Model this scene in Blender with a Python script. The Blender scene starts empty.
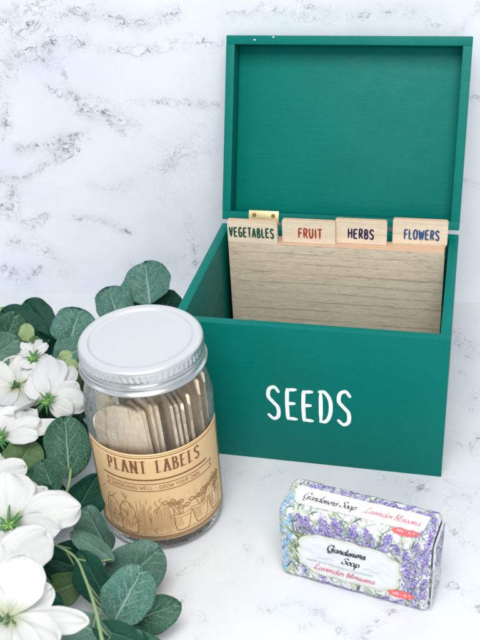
import bpy, bmesh, math, random
from mathutils import Vector, Matrix, noise
random.seed(7)
S = 0.01                      # everything below is authored in centimetres, built in metres
sc = bpy.context.scene
R = math.radians

# ---------------------------------------------------------------- camera
CAM_F, CAM_C = 950.84, Vector((16.684, -45.802, 40.827))
YAW, PITCH, ROLL = -0.26453, 0.56698, -0.072105
_f = Vector((math.sin(YAW)*math.cos(PITCH), math.cos(YAW)*math.cos(PITCH), -math.sin(PITCH)))
_r = Vector((math.cos(YAW), -math.sin(YAW), 0))
_u = _r.cross(_f)
FWD = _f
RIGHT = _r*math.cos(ROLL) + _u*math.sin(ROLL)
UP = -_r*math.sin(ROLL) + _u*math.cos(ROLL)
cd = bpy.data.cameras.new('camera')
cam = bpy.data.objects.new('camera', cd)
sc.collection.objects.link(cam)
cd.sensor_fit = 'VERTICAL'; cd.sensor_height = 24.0; cd.lens = CAM_F/640*24
cd.clip_start = 0.01; cd.clip_end = 20
m3 = Matrix((RIGHT, UP, -FWD)).transposed()
cam.matrix_world = Matrix.Translation(CAM_C*S) @ m3.to_4x4()
cd.dof.use_dof = True; cd.dof.focus_distance = 0.575; cd.dof.aperture_fstop = 10.5
sc.camera = cam

def at(px, py, z):            # the point at height z (cm) seen at that place of the 480x640 photograph
    d = FWD + RIGHT*((px-240)/CAM_F) - UP*((py-320)/CAM_F)
    return CAM_C + d*((z-CAM_C.z)/d.z)

# ---------------------------------------------------------------- light
w = bpy.data.worlds.new('World'); sc.world = w; w.use_nodes = True
bg = w.node_tree.nodes['Background']
bg.inputs[1].default_value = 0.38
_t = w.node_tree; _tc = _t.nodes.new('ShaderNodeTexCoord'); _sp = _t.nodes.new('ShaderNodeSeparateXYZ'); _t.links.new(_tc.outputs['Generated'], _sp.inputs[0])
def _wm(op, a, b=None, c=None):
    n_ = _t.nodes.new('ShaderNodeMath'); n_.operation = op
    for i_, v_ in enumerate((a, b, c)):
        if v_ is None: continue
        if isinstance(v_, bpy.types.NodeSocket): _t.links.new(v_, n_.inputs[i_])
        else: n_.inputs[i_].default_value = v_
    return n_.outputs[0]
def _band(v_, c_, w_):          # soft-edged band between c-w and c+w
    n_ = _t.nodes.new('ShaderNodeMapRange'); n_.interpolation_type = 'SMOOTHSTEP'
    _t.links.new(_wm('ABSOLUTE', _wm('SUBTRACT', v_, c_)), n_.inputs[0])
    for i_, q_ in zip((1, 2, 3, 4), (w_*.85, w_, 1, 0)): n_.inputs[i_].default_value = q_
    return n_.outputs[0]
_vert = _t.nodes.new('ShaderNodeMapRange'); _t.links.new(_sp.outputs[2], _vert.inputs[0])
for i_, q_ in zip((1, 2, 3, 4), (-.3, .7, .45, 1.15)): _vert.inputs[i_].default_value = q_
_az = _wm('ARCTAN2', _sp.outputs[1], _sp.outputs[0])
_refl_patch = _wm('ADD', _wm('MULTIPLY', _band(_sp.outputs[2], .38, .26), _band(_az, -2.75, .22)), _wm('MULTIPLY', _band(_sp.outputs[2], .38, .26), _band(_az, -2.2, .22)))  # two bright world patches, added to give the glass and lid reflections
_val = _wm('ADD', _vert.outputs[0], _wm('MULTIPLY', _refl_patch, 2.6))
_mx = _t.nodes.new('ShaderNodeVectorMath'); _mx.operation = 'SCALE'; _mx.inputs[0].default_value = (0.80, 0.90, 1.0)
_t.links.new(_val, _mx.inputs['Scale']); _t.links.new(_mx.outputs[0], bg.inputs[0])

def area(name, loc, target, size, power, col):
    l = bpy.data.lights.new(name, 'AREA'); l.shape = 'RECTANGLE'
    l.size, l.size_y = size; l.energy = power; l.color = col
    o = bpy.data.objects.new(name, l); sc.collection.objects.link(o)
    o.location = Vector(loc)*S
    o.rotation_euler = (Vector(loc)-Vector(target)).to_track_quat('Z', 'Y').to_euler()
    return o
area('window_light', (16, -52, 108), (7, 6, 6), (0.60, 0.60), 10.6, (1.0, 0.965, 0.93))
area('front_fill_light', (34, -112, 52), (5, 0, 8), (0.9, 0.7), 5.2, (1.0, 0.975, 0.95))  # unseen fill lamp, added to brighten the sticks, label and cards
sc.view_settings.view_transform = 'Standard'; sc.view_settings.look = 'None'
sc.view_settings.exposure = 0.26; sc.view_settings.gamma = 1
sc.cycles.max_bounces = 10; sc.cycles.transparent_max_bounces = 24
sc.cycles.caustics_reflective = False; sc.cycles.caustics_refractive = False
try:
    sc.cycles.use_denoising = True
except Exception: pass

# ---------------------------------------------------------------- node helper
class NT:
    def __init__(s, name):
        s.m = bpy.data.materials.new(name); s.m.use_nodes = True
        s.t = s.m.node_tree; s.n = s.t.nodes; s.l = s.t.links
        s.bsdf = s.n['Principled BSDF']; s.out = s.n['Material Output']
    def new(s, typ, **kw):
        nd = s.n.new(typ)
        for k, v in kw.items():
            if k.startswith('i_'):
                key = k[2:].replace('_', ' ')
                s.put(nd.inputs[key if key in nd.inputs else key.title()], v)
            else: setattr(nd, k, v)
        return nd
    def put(s, sock, v):
        if isinstance(v, bpy.types.NodeSocket): s.l.new(v, sock)
        else: sock.default_value = v
    def math(s, op, a, b=None, c=None, clamp=False):
        nd = s.n.new('ShaderNodeMath'); nd.operation = op; nd.use_clamp = clamp
        s.put(nd.inputs[0], a)
        if b is not None: s.put(nd.inputs[1], b)
        if c is not None: s.put(nd.inputs[2], c)
        return nd.outputs[0]
    def noise(s, vec, scale, detail=4, rough=.5, dist=0):
        nd = s.new('ShaderNodeTexNoise'); s.put(nd.inputs['Vector'], vec)
        nd.inputs['Scale'].default_value = scale; nd.inputs['Detail'].default_value = detail
        nd.inputs['Roughness'].default_value = rough; nd.inputs['Distortion'].default_value = dist
        return nd.outputs['Fac']
    def mapr(s, v, a, b, c, d, smooth=False):
        nd = s.n.new('ShaderNodeMapRange'); s.put(nd.inputs[0], v)
        if smooth: nd.interpolation_type = 'SMOOTHSTEP'
        for k, x in zip((1, 2, 3, 4), (a, b, c, d)): s.put(nd.inputs[k], x)
        return nd.outputs[0]
    def mix(s, f, a, b):
        nd = s.n.new('ShaderNodeMix'); nd.data_type = 'RGBA'
        s.put(nd.inputs[0], f)
        s.put(nd.inputs[6], a if isinstance(a, bpy.types.NodeSocket) else (*a, 1))
        s.put(nd.inputs[7], b if isinstance(b, bpy.types.NodeSocket) else (*b, 1))
        return nd.outputs[2]
    def coord(s, which='Object'):
        return s.n.new('ShaderNodeTexCoord').outputs[which]
    def scale(s, vec, x, y, z):
        nd = s.n.new('ShaderNodeMapping'); s.put(nd.inputs[0], vec); nd.inputs['Scale'].default_value = (x, y, z)
        return nd.outputs[0]
    def bump(s, h, strength, dist=0.001):
        nd = s.n.new('ShaderNodeBump'); s.put(nd.inputs['Height'], h)
        nd.inputs['Strength'].default_value = strength; nd.inputs['Distance'].default_value = dist
        s.l.new(nd.outputs[0], s.bsdf.inputs['Normal'])
    def set(s, **kw):
        for k, v in kw.items():
            key = k.replace('_', ' ')
            for sock in s.bsdf.inputs:
                if sock.name.lower() == key.lower(): s.put(sock, (*v, 1) if isinstance(v, tuple) and len(v) == 3 and sock.type == 'RGBA' else v)
        return s

def plain(name, col, rough=.5, **kw):
    return NT(name).set(base_color=col, roughness=rough, **kw).m

# marble: vein clusters are painted into the float attribute "vein"; noise breaks them into fine cracks
def marble(name, rough, base, vein_col):
    n = NT(name); co = n.coord()
    def attr(k_):
        a_ = n.n.new('ShaderNodeAttribute'); a_.attribute_name = k_; return a_.outputs['Fac']
    mask, dist = attr('vein'), attr('dist')
    big = n.noise(co, 9, 3, .5)
    mask2 = n.math('ADD', mask, n.mapr(big, .52, .72, 0, .28, True))
    wob = n.math('MULTIPLY', n.math('SUBTRACT', n.noise(co, 75, 9, .62), .5), 2.6)          # cm
    wob2 = n.math('MULTIPLY', n.math('SUBTRACT', n.noise(co, 190, 9, .7), .48), 3.6)
    gate = n.mapr(n.noise(co, 70, 5, .7), .40, .58, .15, 1, True)
    c1 = n.mapr(n.math('ABSOLUTE', n.math('ADD', dist, wob)), .0, .085, 1, 0, True)
    c2 = n.mapr(n.math('ABSOLUTE', n.math('ADD', dist, wob2)), .0, .10, 1, 0, True)
    c1 = n.math('MULTIPLY', n.math('MULTIPLY', c1, gate), n.mapr(mask, .02, .5, 0, 1))
    c2 = n.math('MULTIPLY', n.math('MULTIPLY', c2, gate), n.mapr(mask, .1, .8, 0, .9))
    r1 = n.math('ABSOLUTE', n.math('SUBTRACT', n.noise(co, 24, 9, .66, .6), .5))
    l1 = n.math('MULTIPLY', n.mapr(r1, 0, .012, 1, 0, True), n.math('MULTIPLY', n.mapr(mask2, .05, .5, 0, .6), gate))
    smear = n.math('MULTIPLY', n.mapr(n.noise(co, 60, 7, .7), .42, .72, 0, 1), n.math('MULTIPLY', mask2, .36))
    speck = n.math('MULTIPLY', n.mapr(n.noise(co, 520, 4, .7), .56, .66, 0, .9, True), n.mapr(mask2, .12, .8, 0, .75))
    t = n.math('MAXIMUM', n.math('MAXIMUM', c1, c2), n.math('MAXIMUM', n.math('MAXIMUM', smear, speck), l1))
    t = n.math('MULTIPLY', t, .88, clamp=True)
    cloud = n.mix(n.mapr(n.noise(co, 11, 6, .62), .35, .7, 0, .9, True), base, (base[0]*.90, base[1]*.92, base[2]*.955))
    n.set(base_color=n.mix(t, cloud, vein_col), roughness=rough, specular_ior_level=.4)
    n.bump(n.noise(co, 900, 2, .5), .04, .0004)
    return n.m

def paint():
    n = NT('green_paint'); co = n.coord()
    n.set(base_color=n.mix(n.noise(co, 35, 4, .6), (0.0, .134, .111), (0.0, .164, .137)),
          roughness=n.mapr(n.noise(co, 120, 4, .6), .3, .7, .36, .54), specular_ior_level=.12)
    grain = n.noise(n.scale(co, .12, 1, 1), 300, 5, .65)
    peel = n.noise(co, 700, 3, .6)
    n.bump(n.math('ADD', n.math('MULTIPLY', grain, 1.0), n.math('MULTIPLY', peel, .5)), .30, .0006)
    return n.m

def card_wood(name, c1, c2, dark, amount):
    n = NT(name); co = n.coord()
    warp = n.noise(n.scale(co, 1, 1, 3), 12, 4, .6)
    sep = n.n.new('ShaderNodeSeparateXYZ'); n.put(sep.inputs[0], co)
    zz = n.math('ADD', n.math('MULTIPLY', sep.outputs[2], 135), n.math('MULTIPLY', warp, .9))
    ring = n.math('FRACT', zz)
    edge = n.math('MULTIPLY', n.mapr(ring, .80, .98, 0, 1, True), n.mapr(ring, .98, 1, 1, 0))
    edge = n.math('MULTIPLY', edge, n.mapr(n.noise(n.scale(co, 1, 1, 8), 22, 5, .7), .38, .6, .1, 1, True))
    pores = n.mapr(n.noise(n.scale(co, .10, 1, 1), 1500, 4, .75), .53, .63, 0, 1, True)
    fine = n.noise(n.scale(co, .06, 1, 1), 700, 6, .7)
    c = n.mix(n.mapr(fine, .35, .65, 0, 1), c1, c2)
    c = n.mix(n.math('MULTIPLY', pores, .42*amount), c, dark)
    c = n.mix(n.math('MULTIPLY', edge, .62*amount), c, dark)
    n.set(base_color=c, roughness=.65, specular_ior_level=.2)
    n.bump(n.math('ADD', n.math('MULTIPLY', pores, -.7), fine), .2, .0004)
    return n.m

def wood(name, c1, c2, dark, axis, fine=1.0):
    n = NT(name); co = n.coord()
    sc_ = {'x': (1.2, 9, 20), 'z': (22, 9, 1.3)}[axis]
    v = n.scale(co, *sc_)
    a = n.noise(v, 18*fine, 6, .65, .3)
    b = n.noise(n.scale(co, sc_[0]*1.5, sc_[1]*3, sc_[2]*3), 30*fine, 5, .7)
    l = n.mapr(n.noise(n.scale(co, sc_[0]*.6, sc_[1], sc_[2]*.9), 24*fine, 5, .6, .2), .58, .64, 0, 1, True)
    c = n.mix(n.mapr(a, .35, .65, 0, 1), c1, c2)
    c = n.mix(n.mapr(b, .45, .75, 0, .6), c, dark)
    c = n.mix(n.math('MULTIPLY', l, .6), c, dark)
    n.set(base_color=c, roughness=.62, specular_ior_level=.25)
    n.bump(b, .25, .0006)
    return n.m

def leaf_mat(name, c1, c2, vein, vs=1.0):
    n = NT(name); uv = n.coord('UV')
    sep = n.n.new('ShaderNodeSeparateXYZ'); n.put(sep.inputs[0], uv)
    d = n.noise(n.scale(uv, 1, 1, 1), 6, 3, .5)
    u0 = n.math('ADD', n.math('MULTIPLY', n.math('SUBTRACT', sep.outputs[0], .5), 2), n.math('MULTIPLY', n.math('SUBTRACT', d, .5), .13))
    au = n.math('ABSOLUTE', u0); v = sep.outputs[1]
    wid = n.mapr(v, 0, 1, .085, .004)
    mid = n.math('SUBTRACT', 1, n.math('DIVIDE', au, wid), clamp=True)
    mid = n.mapr(mid, 0, .5, 0, 1)
    y = n.math('SUBTRACT', v, n.math('MULTIPLY', au, .55))
    fr = n.math('ABSOLUTE', n.math('SUBTRACT', n.math('FRACT', n.math('MULTIPLY', y, 5.2)), .5))
    side = n.math('MULTIPLY', n.mapr(fr, n.mapr(au, 0, .6, .03, 0), n.mapr(au, 0, .7, .13, .04), 1, 0, True), n.math('MULTIPLY', n.mapr(au, .25, .75, 1, .0), n.mapr(n.noise(uv, 5, 2, .5), .35, .55, .25, 1)))
    vo = n.new('ShaderNodeTexVoronoi', feature='DISTANCE_TO_EDGE'); n.put(vo.inputs['Vector'], uv); vo.inputs['Scale'].default_value = 17
    ret = n.math('MULTIPLY', n.mapr(vo.outputs['Distance'], 0, .09, 1, 0, True), .42*vs)
    mott = n.mapr(n.noise(n.coord(), 260, 5, .7), .5, .7, 0, .35*vs, True)
    t = n.math('MAXIMUM', n.math('MAXIMUM', n.math('MULTIPLY', mid, .95), n.math('MULTIPLY', side, .75*min(1, vs))), n.math('MAXIMUM', ret, mott), clamp=True)
    base = n.mix(n.noise(n.coord(), 60, 4, .6), c1, c2)
    n.set(base_color=n.mix(n.math('MULTIPLY', t, .8), base, vein), roughness=.48, specular_ior_level=.15)
    n.bump(n.math('ADD', n.math('MULTIPLY', t, -.6), n.noise(n.coord(), 500, 3, .6)), .35, .0005)
    # thin fabric leaf lets some light through
    tr = n.new('ShaderNodeBsdfTranslucent'); n.put(tr.inputs[0], n.mix(t, c2, vein))
    mx = n.new('ShaderNodeMixShader'); mx.inputs[0].default_value = .12
    n.l.new(n.bsdf.outputs[0], mx.inputs[1]); n.l.new(tr.outputs[0], mx.inputs[2]); n.l.new(mx.outputs[0], n.out.inputs[0])
    return n.m

def petal_mat():
    n = NT('petal_cloth'); uv = n.coord('UV')
    sep = n.n.new('ShaderNodeSeparateXYZ'); n.put(sep.inputs[0], uv)
    st = n.noise(n.scale(uv, 26, 1.3, 1), 3, 5, .65)
    weave = n.noise(n.coord(), 1400, 2, .5)
    base = n.mix(n.mapr(st, .5, .75, 0, .35, True), (.85, .85, .85), (.75, .76, .755))
    base = n.mix(n.mapr(sep.outputs[1], .02, .30, .85, 0, True), base, (.58, .63, .38))
    n.set(base_color=base, roughness=.7, specular_ior_level=.15)
    n.bump(n.math('ADD', n.math('MULTIPLY', st, 1.2), n.math('MULTIPLY', weave, .35)), .35, .0008)
    tr = n.new('ShaderNodeBsdfTranslucent'); tr.inputs[0].default_value = (.84, .86, .83, 1)
    mx = n.new('ShaderNodeMixShader'); mx.inputs[0].default_value = .42
    n.l.new(n.bsdf.outputs[0], mx.inputs[1]); n.l.new(tr.outputs[0], mx.inputs[2]); n.l.new(mx.outputs[0], n.out.inputs[0])
    return n.m

def glass():
    n = NT('jar_glass')
    lw = n.n.new('ShaderNodeLayerWeight'); lw.inputs[0].default_value = .25
    tint = n.mix(n.mapr(lw.outputs['Facing'], .35, 1.0, 0, 1), (1.0, 1.0, .995), (.68, .78, .78))
    tb = n.new('ShaderNodeBsdfTransparent'); n.put(tb.inputs[0], tint)
    gl = n.new('ShaderNodeBsdfGlossy'); gl.inputs[0].default_value = (1, 1, 1, 1); gl.inputs[1].default_value = .03
    co = n.coord()
    bp = n.new('ShaderNodeBump'); bp.inputs['Strength'].default_value = .5; bp.inputs['Distance'].default_value = .0015
    n.put(bp.inputs['Height'], n.math('ADD', n.noise(co, 90, 2, .5), n.mapr(n.noise(co, 330, 2, .5), .55, .7, 0, .5, True)))
    n.l.new(bp.outputs[0], gl.inputs['Normal'])
    fr = n.n.new('ShaderNodeFresnel'); fr.inputs[0].default_value = 1.5; n.l.new(bp.outputs[0], fr.inputs['Normal'])
    mx = n.new('ShaderNodeMixShader'); n.put(mx.inputs[0], n.math('MULTIPLY', fr.outputs[0], .8))
    n.l.new(tb.outputs[0], mx.inputs[1]); n.l.new(gl.outputs[0], mx.inputs[2]); n.l.new(mx.outputs[0], n.out.inputs[0])
    return n.m

M = {}
M['wall'] = marble('wall_marble', .5, (.76, .785, .835), (.05, .056, .08))
M['table'] = marble('table_marble', .42, (.67, .685, .70), (.15, .165, .195))
M['paint'] = paint()
M['white_vinyl'] = plain('white_vinyl', (.84, .87, .87), .45)
M['brass'] = NT('brass').set(base_color=(.80, .66, .36), metallic=.65, roughness=.42).m
M['screw'] = plain('screw_brass', (.34, .20, .07), .4, metallic=.7)
M['card'] = card_wood('card_plywood', (.66, .565, .435), (.565, .475, .36), (.17, .115, .07), 1.0)
M['card_tab_lit'] = card_wood('card_plywood_tab_lit', (.78, .66, .515), (.72, .595, .45), (.42, .30, .19), .6)  # same plywood as the card, lightened for the light the tabs catch
M['card_edge'] = plain('card_edge', (.62, .40, .26), .7)
M['stick'] = wood('stick_wood', (.95, .84, .66), (.93, .80, .60), (.60, .46, .30), 'z')
M['stick_b'] = wood('stick_wood_brown', (.88, .76, .59), (.82, .69, .51), (.50, .36, .23), 'z')
M['kraft'] = None
k = NT('kraft_paper'); k.set(base_color=k.mix(k.noise(k.coord(), 60, 5, .7), (.74, .515, .275), (.68, .455, .23)), roughness=.6)
k.bump(k.noise(k.coord(), 600, 4, .6), .1, .0004); M['kraft'] = k.m
M['brown_ink'] = plain('brown_ink', (.19, .075, .028), .6)
M['light_ink'] = plain('light_brown_ink', (.33, .165, .06), .6)
M['glass'] = glass()
l = NT('white_lid_metal'); l.set(base_color=(.55, .565, .575), metallic=.3, roughness=.34, specular_ior_level=.5)
l.bump(l.noise(l.coord(), 300, 3, .5), .03, .0005); M['lid'] = l.m
M['band'] = NT('lid_band_metal').set(base_color=(.60, .63, .63), metallic=.75, roughness=.22).m
M['leaf_teal'] = leaf_mat('leaf_teal', (.038, .132, .098), (.066, .185, .143), (.32, .48, .41), 1.2)
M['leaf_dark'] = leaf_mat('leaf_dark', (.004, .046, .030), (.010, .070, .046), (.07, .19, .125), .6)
M['leaf_green'] = leaf_mat('leaf_green', (.018, .078, .046), (.036, .115, .068), (.25, .39, .29), .9)
M['leaf_olive'] = leaf_mat('leaf_olive', (.055, .120, .045), (.090, .165, .065), (.22, .33, .17), .7)
M['leaf_grey'] = leaf_mat('leaf_grey', (.055, .135, .100), (.095, .185, .145), (.27, .41, .34), .9)
M['bud'] = leaf_mat('bud_green', (.26, .36, .16), (.32, .42, .20), (.5, .58, .36), .5)
M['stem'] = plain('stem_green', (.22, .33, .15), .55)
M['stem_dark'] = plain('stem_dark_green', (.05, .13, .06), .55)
M['petal'] = petal_mat()
cx_ = NT('calyx_green'); cx_.set(base_color=cx_.mix(cx_.noise(cx_.coord(), 220, 3, .6), (.035, .145, .045), (.10, .26, .08)), roughness=.5); M['calyx'] = cx_.m; M['calyx_tip'] = plain('calyx_yellow_green', (.26, .42, .10), .55)
M['stamen'] = plain('stamen_green', (.06, .16, .05), .5)
wr = NT('wrapper_paper'); wr.set(base_color=wr.mix(wr.noise(wr.coord(), 160, 4, .6), (.70, .71, .75), (.62, .645, .69)), roughness=.38, specular_ior_level=.5)
wr.bump(wr.noise(wr.coord(), 130, 4, .6), .35, .0012); M['wrap'] = wr.m
M['plaque'] = plain('plaque_print', (.66, .69, .72), .42)
M['strip'] = plain('strip_print', (.78, .78, .81), .42)
M['gold'] = plain('olive_gold_print', (.50, .50, .26), .45)
M['black_ink'] = plain('black_ink', (.018, .018, .03), .5)
M['grey_ink'] = plain('grey_ink', (.25, .30, .30), .5)
M['red_ink'] = plain('rose_ink', (.66, .13, .17), .5)
M['seal'] = plain('coral_seal', (.80, .13, .14), .45)
for nm, c in dict(lav1=(.145, .085, .36), lav2=(.26, .18, .50), lav3=(.08, .045, .22), lav4=(.46, .38, .68), lav5=(.17, .18, .50),
                  cyan1=(.20, .52, .66), cyan2=(.10, .33, .52), cyan3=(.42, .68, .78), grn1=(.085, .15, .08), grn2=(.28, .38, .22), grn3=(.42, .50, .36)).items():
    M[nm] = plain('print_'+nm.rstrip('12345')+'_tone', c, .42)
M['ink_veg'] = plain('dark_green_ink', (.008, .07, .045), .5)
M['ink_fruit'] = plain('red_brown_ink', (.36, .05, .025), .5)
M['ink_herbs'] = plain('dark_violet_ink', (.02, .012, .07), .5)
M['ink_flowers'] = plain('blue_ink', (.03, .08, .22), .5)

# ---------------------------------------------------------------- object helpers
def tag(o, label=None, cat=None, group=None, kind=None):
    if label: o['label'] = label
    if cat: o['category'] = cat
    if group: o['group'] = group
    if kind: o['kind'] = kind
    return o

def empty(name, loc=(0, 0, 0)):
    o = bpy.data.objects.new(name, None); sc.collection.objects.link(o)
    o.location = Vector(loc)*S; o.empty_display_size = .01
    return o

ORIG = {}
def build(name, vs, fs, mat, parent=None, smooth=False, uvs=None, mi=None, mats=None):
    """vs in world centimetres; the mesh is stored relative to its parent's Empty."""
    off = Vector((0, 0, 0))
    if parent is not None: off = ORIG.get(parent.name, parent.location/S)
    me = bpy.data.meshes.new(name)
    me.from_pydata([tuple((Vector(v)-off)*S) for v in vs], [], fs)
    for m_ in (mats or [mat]): me.materials.append(m_)
    if mi: me.polygons.foreach_set('material_index', mi)
    if uvs:
        ul = me.uv_layers.new(name='UVMap')
        for lp in me.loops: ul.data[lp.index].uv = uvs[lp.vertex_index]
    if smooth: me.polygons.foreach_set('use_smooth', [True]*len(me.polygons))
    me.update()
    o = bpy.data.objects.new(name, me); sc.collection.objects.link(o)
    if parent is not None:
        o.parent = parent; ORIG[o.name] = off
    return o

class MB:
    def __init__(s): s.v = []; s.f = []; s.mi = []; s.uv = []
    def add(s, vs, fs, mi=0, uv=None):
        b = len(s.v); s.v += [Vector(v) for v in vs]; s.f += [tuple(i+b for i in f) for f in fs]; s.mi += [mi]*len(fs)
        s.uv += uv if uv else [(0, 0)]*len(vs)
        return s
    def box(s, c, size, bevel=.05, rot=None, seg=2, mi=0):
        bm = bmesh.new(); bmesh.ops.create_cube(bm, size=1)
        for v in bm.verts: v.co = Vector((v.co.x*size[0], v.co.y*size[1], v.co.z*size[2]))
        if bevel: bmesh.ops.bevel(bm, geom=bm.edges[:], offset=bevel, segments=seg, profile=.6, affect='EDGES')
        vs = [(rot @ v.co if rot else v.co)+Vector(c) for v in bm.verts]
        s.add(vs, [[v.index for v in f.verts] for f in bm.faces], mi); bm.free(); return s
    def tube(s, pts, r, n=8, mi=0, cap=True):
        pts = [Vector(p) for p in pts]; vs = []; N = len(pts)
        t0 = (pts[1]-pts[0]).normalized(); a = t0.orthogonal().normalized()
        for i, p in enumerate(pts):
            t = (pts[min(i+1, N-1)]-pts[max(i-1, 0)]).normalized()
            a = (a-t*a.dot(t)).normalized(); b = t.cross(a)
            rr = r(i/(N-1)) if callable(r) else r
            for k_ in range(n):
                g = 2*math.pi*k_/n; vs.append(p+(a*math.cos(g)+b*math.sin(g))*rr)
        fs = [(i*n+k_, i*n+(k_+1) % n, (i+1)*n+(k_+1) % n, (i+1)*n+k_) for i in range(N-1) for k_ in range(n)]
        if cap: fs += [tuple(reversed(range(n))), tuple((N-1)*n+k_ for k_ in range(n))]
        return s.add(vs, fs, mi)
    def lathe(s, c, prof, n=96, mi=0, rfun=None):
        vs = []
        for j, (r, z) in enumerate(prof):
            for k_ in range(n):
                g = 2*math.pi*k_/n; rr = rfun(j, k_, r) if rfun else r
                vs.append((c[0]+rr*math.cos(g), c[1]+rr*math.sin(g), c[2]+z))
        fs = [(j*n+k_, j*n+(k_+1) % n, (j+1)*n+(k_+1) % n, (j+1)*n+k_) for j in range(len(prof)-1) for k_ in range(n)]
        return s.add(vs, fs, mi)
    def build(s, name, mat, parent=None, smooth=False, mats=None, uv=False):
        return build(name, s.v, s.f, mat, parent, smooth, s.uv if uv else None, s.mi if mats else None, mats)

def smooth_angle(o, deg=35):
    me = o.data; me.polygons.foreach_set('use_smooth', [True]*len(me.polygons))
    if hasattr(me, 'set_sharp_from_angle'): me.set_sharp_from_angle(angle=R(deg))
    return o

def catmull(pts, n=8):
    if len(pts) < 3: 
        return [tuple(pts[0][k_]+(pts[1][k_]-pts[0][k_])*i/4 for k_ in range(len(pts[0]))) for i in range(5)]
    P = [pts[0]]+list(pts)+[pts[-1]]; out = []
    for i in range(1, len(P)-2):
        for j in range(n):
            t = j/n; a, b, c, d = P[i-1], P[i], P[i+1], P[i+2]
            out.append(tuple(.5*((2*b[k_])+(-a[k_]+c[k_])*t+(2*a[k_]-5*b[k_]+4*c[k_]-d[k_])*t*t+(-a[k_]+3*b[k_]-3*c[k_]+d[k_])*t**3) for k_ in range(len(a))))
    out.append(tuple(pts[-1])); return out

# ---------------------------------------------------------------- lettering: pen strokes laid on a surface
CAPS = {
 'S': (.72, [[(.92, .86), (.62, 1), (.2, .93), (.1, .70), (.45, .53), (.82, .36), (.82, .1), (.45, 0), (.05, .12)]]),
 'E': (.68, [[(.12, 1), (.06, .5), (.1, 0)], [(.12, .97), (.9, 1)], [(.1, .52), (.75, .54)], [(.1, .03), (.9, .02)]]),
 'D': (.74, [[(.12, 1), (.1, 0)], [(.0, .98), (.45, .97), (.86, .7), (.84, .28), (.5, .03), (.05, .01)]]),
 'V': (.72, [[(.02, 1), (.22, .5), (.45, 0)], [(.45, 0), (.7, .5), (.92, 1)]]),
 'G': (.74, [[(.88, .86), (.6, 1), (.22, .85), (.08, .45), (.25, .07), (.6, 0), (.88, .16), (.88, .45)], [(.52, .45), (.98, .45)]]),
 'T': (.66, [[(.5, 1), (.48, 0)], [(.02, .98), (.98, 1)]]),
 'A': (.72, [[(.02, 0), (.25, .5), (.5, 1)], [(.5, 1), (.72, .5), (.95, 0)], [(.2, .34), (.8, .34)]]),
 'B': (.68, [[(.12, 1), (.12, 0)], [(.05, .98), (.6, .96), (.78, .75), (.55, .54), (.15, .52)], [(.2, .53), (.75, .45), (.9, .22), (.6, .02), (.08, .01)]]),
 'L': (.58, [[(.14, 1), (.12, 0)], [(.12, .02), (.92, .03)]]),
 'F': (.62, [[(.12, 1), (.12, 0)], [(.1, .98), (.95, 1)], [(.12, .53), (.8, .54)]]),
 'R': (.70, [[(.12, 1), (.12, 0)], [(.05, .98), (.6, .97), (.84, .75), (.6, .5), (.15, .47)], [(.4, .48), (.92, 0)]]),
 'U': (.72, [[(.1, 1), (.1, .35), (.3, .03), (.65, .03), (.85, .35), (.87, 1)]]),
 'I': (.26, [[(.5, 1), (.48, 0)]]),
 'H': (.74, [[(.1, 1), (.1, 0)], [(.88, 1), (.88, 0)], [(.1, .5), (.88, .53)]]),
 'O': (.78, [[(.5, 1), (.16, .85), (.06, .48), (.2, .1), (.5, 0), (.82, .12), (.94, .5), (.82, .88), (.48, 1)]]),
 'W': (.98, [[(.0, 1), (.14, .5), (.26, 0)], [(.26, 0), (.5, .85)], [(.5, .85), (.72, 0)], [(.72, 0), (.98, 1)]]),
 'M': (.95, [[(.05, 0), (.1, 1)], [(.1, 1), (.48, .3)], [(.48, .3), (.88, 1)], [(.88, 1), (.93, 0)]]),
 'N': (.78, [[(.08, 0), (.1, 1)], [(.1, 1), (.88, 0)], [(.88, 0), (.9, 1)]]),
 'C': (.72, [[(.9, .84), (.6, 1), (.22, .86), (.07, .5), (.22, .1), (.6, 0), (.9, .15)]]),
 'P': (.68, [[(.12, 1), (.12, 0)], [(.05, .98), (.65, .96), (.86, .74), (.62, .48), (.15, .46)]]),
 'Y': (.7, [[(.02, 1), (.46, .5)], [(.94, 1), (.46, .5), (.44, 0)]]), '&': (.8, [[(.95, 0), (.25, .7), (.3, .97), (.6, .95), (.6, .7), (.15, .4), (.15, .08), (.5, 0), (.9, .45)]]),
 '6': (.6, [[(.8, .95), (.3, .7), (.1, .3), (.4, 0), (.85, .2), (.75, .5), (.4, .55), (.12, .35)]]),
 '7': (.6, [[(.05, .98), (.9, .98)], [(.9, .98), (.35, 0)]]), '.': (.25, [[(.4, 0), (.5, .06)]]), '-': (.5, [[(.1, .45), (.8, .45)]]),
 'Z': (.6, [[(.05, .98), (.9, .98)], [(.9, .98), (.05, .02)], [(.05, .02), (.95, .02)]]),
 '1': (.35, [[(.1, .8), (.6, 1)], [(.6, 1), (.6, 0)]]), '9': (.6, [[(.2, .05), (.7, .3), (.9, .7), (.6, 1), (.15, .8), (.25, .5), (.6, .45), (.88, .65)]]), '0': (.6, [[(.5, 1), (.12, .7), (.12, .3), (.5, 0), (.88, .3), (.88, .7), (.48, 1)]]),
}
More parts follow.
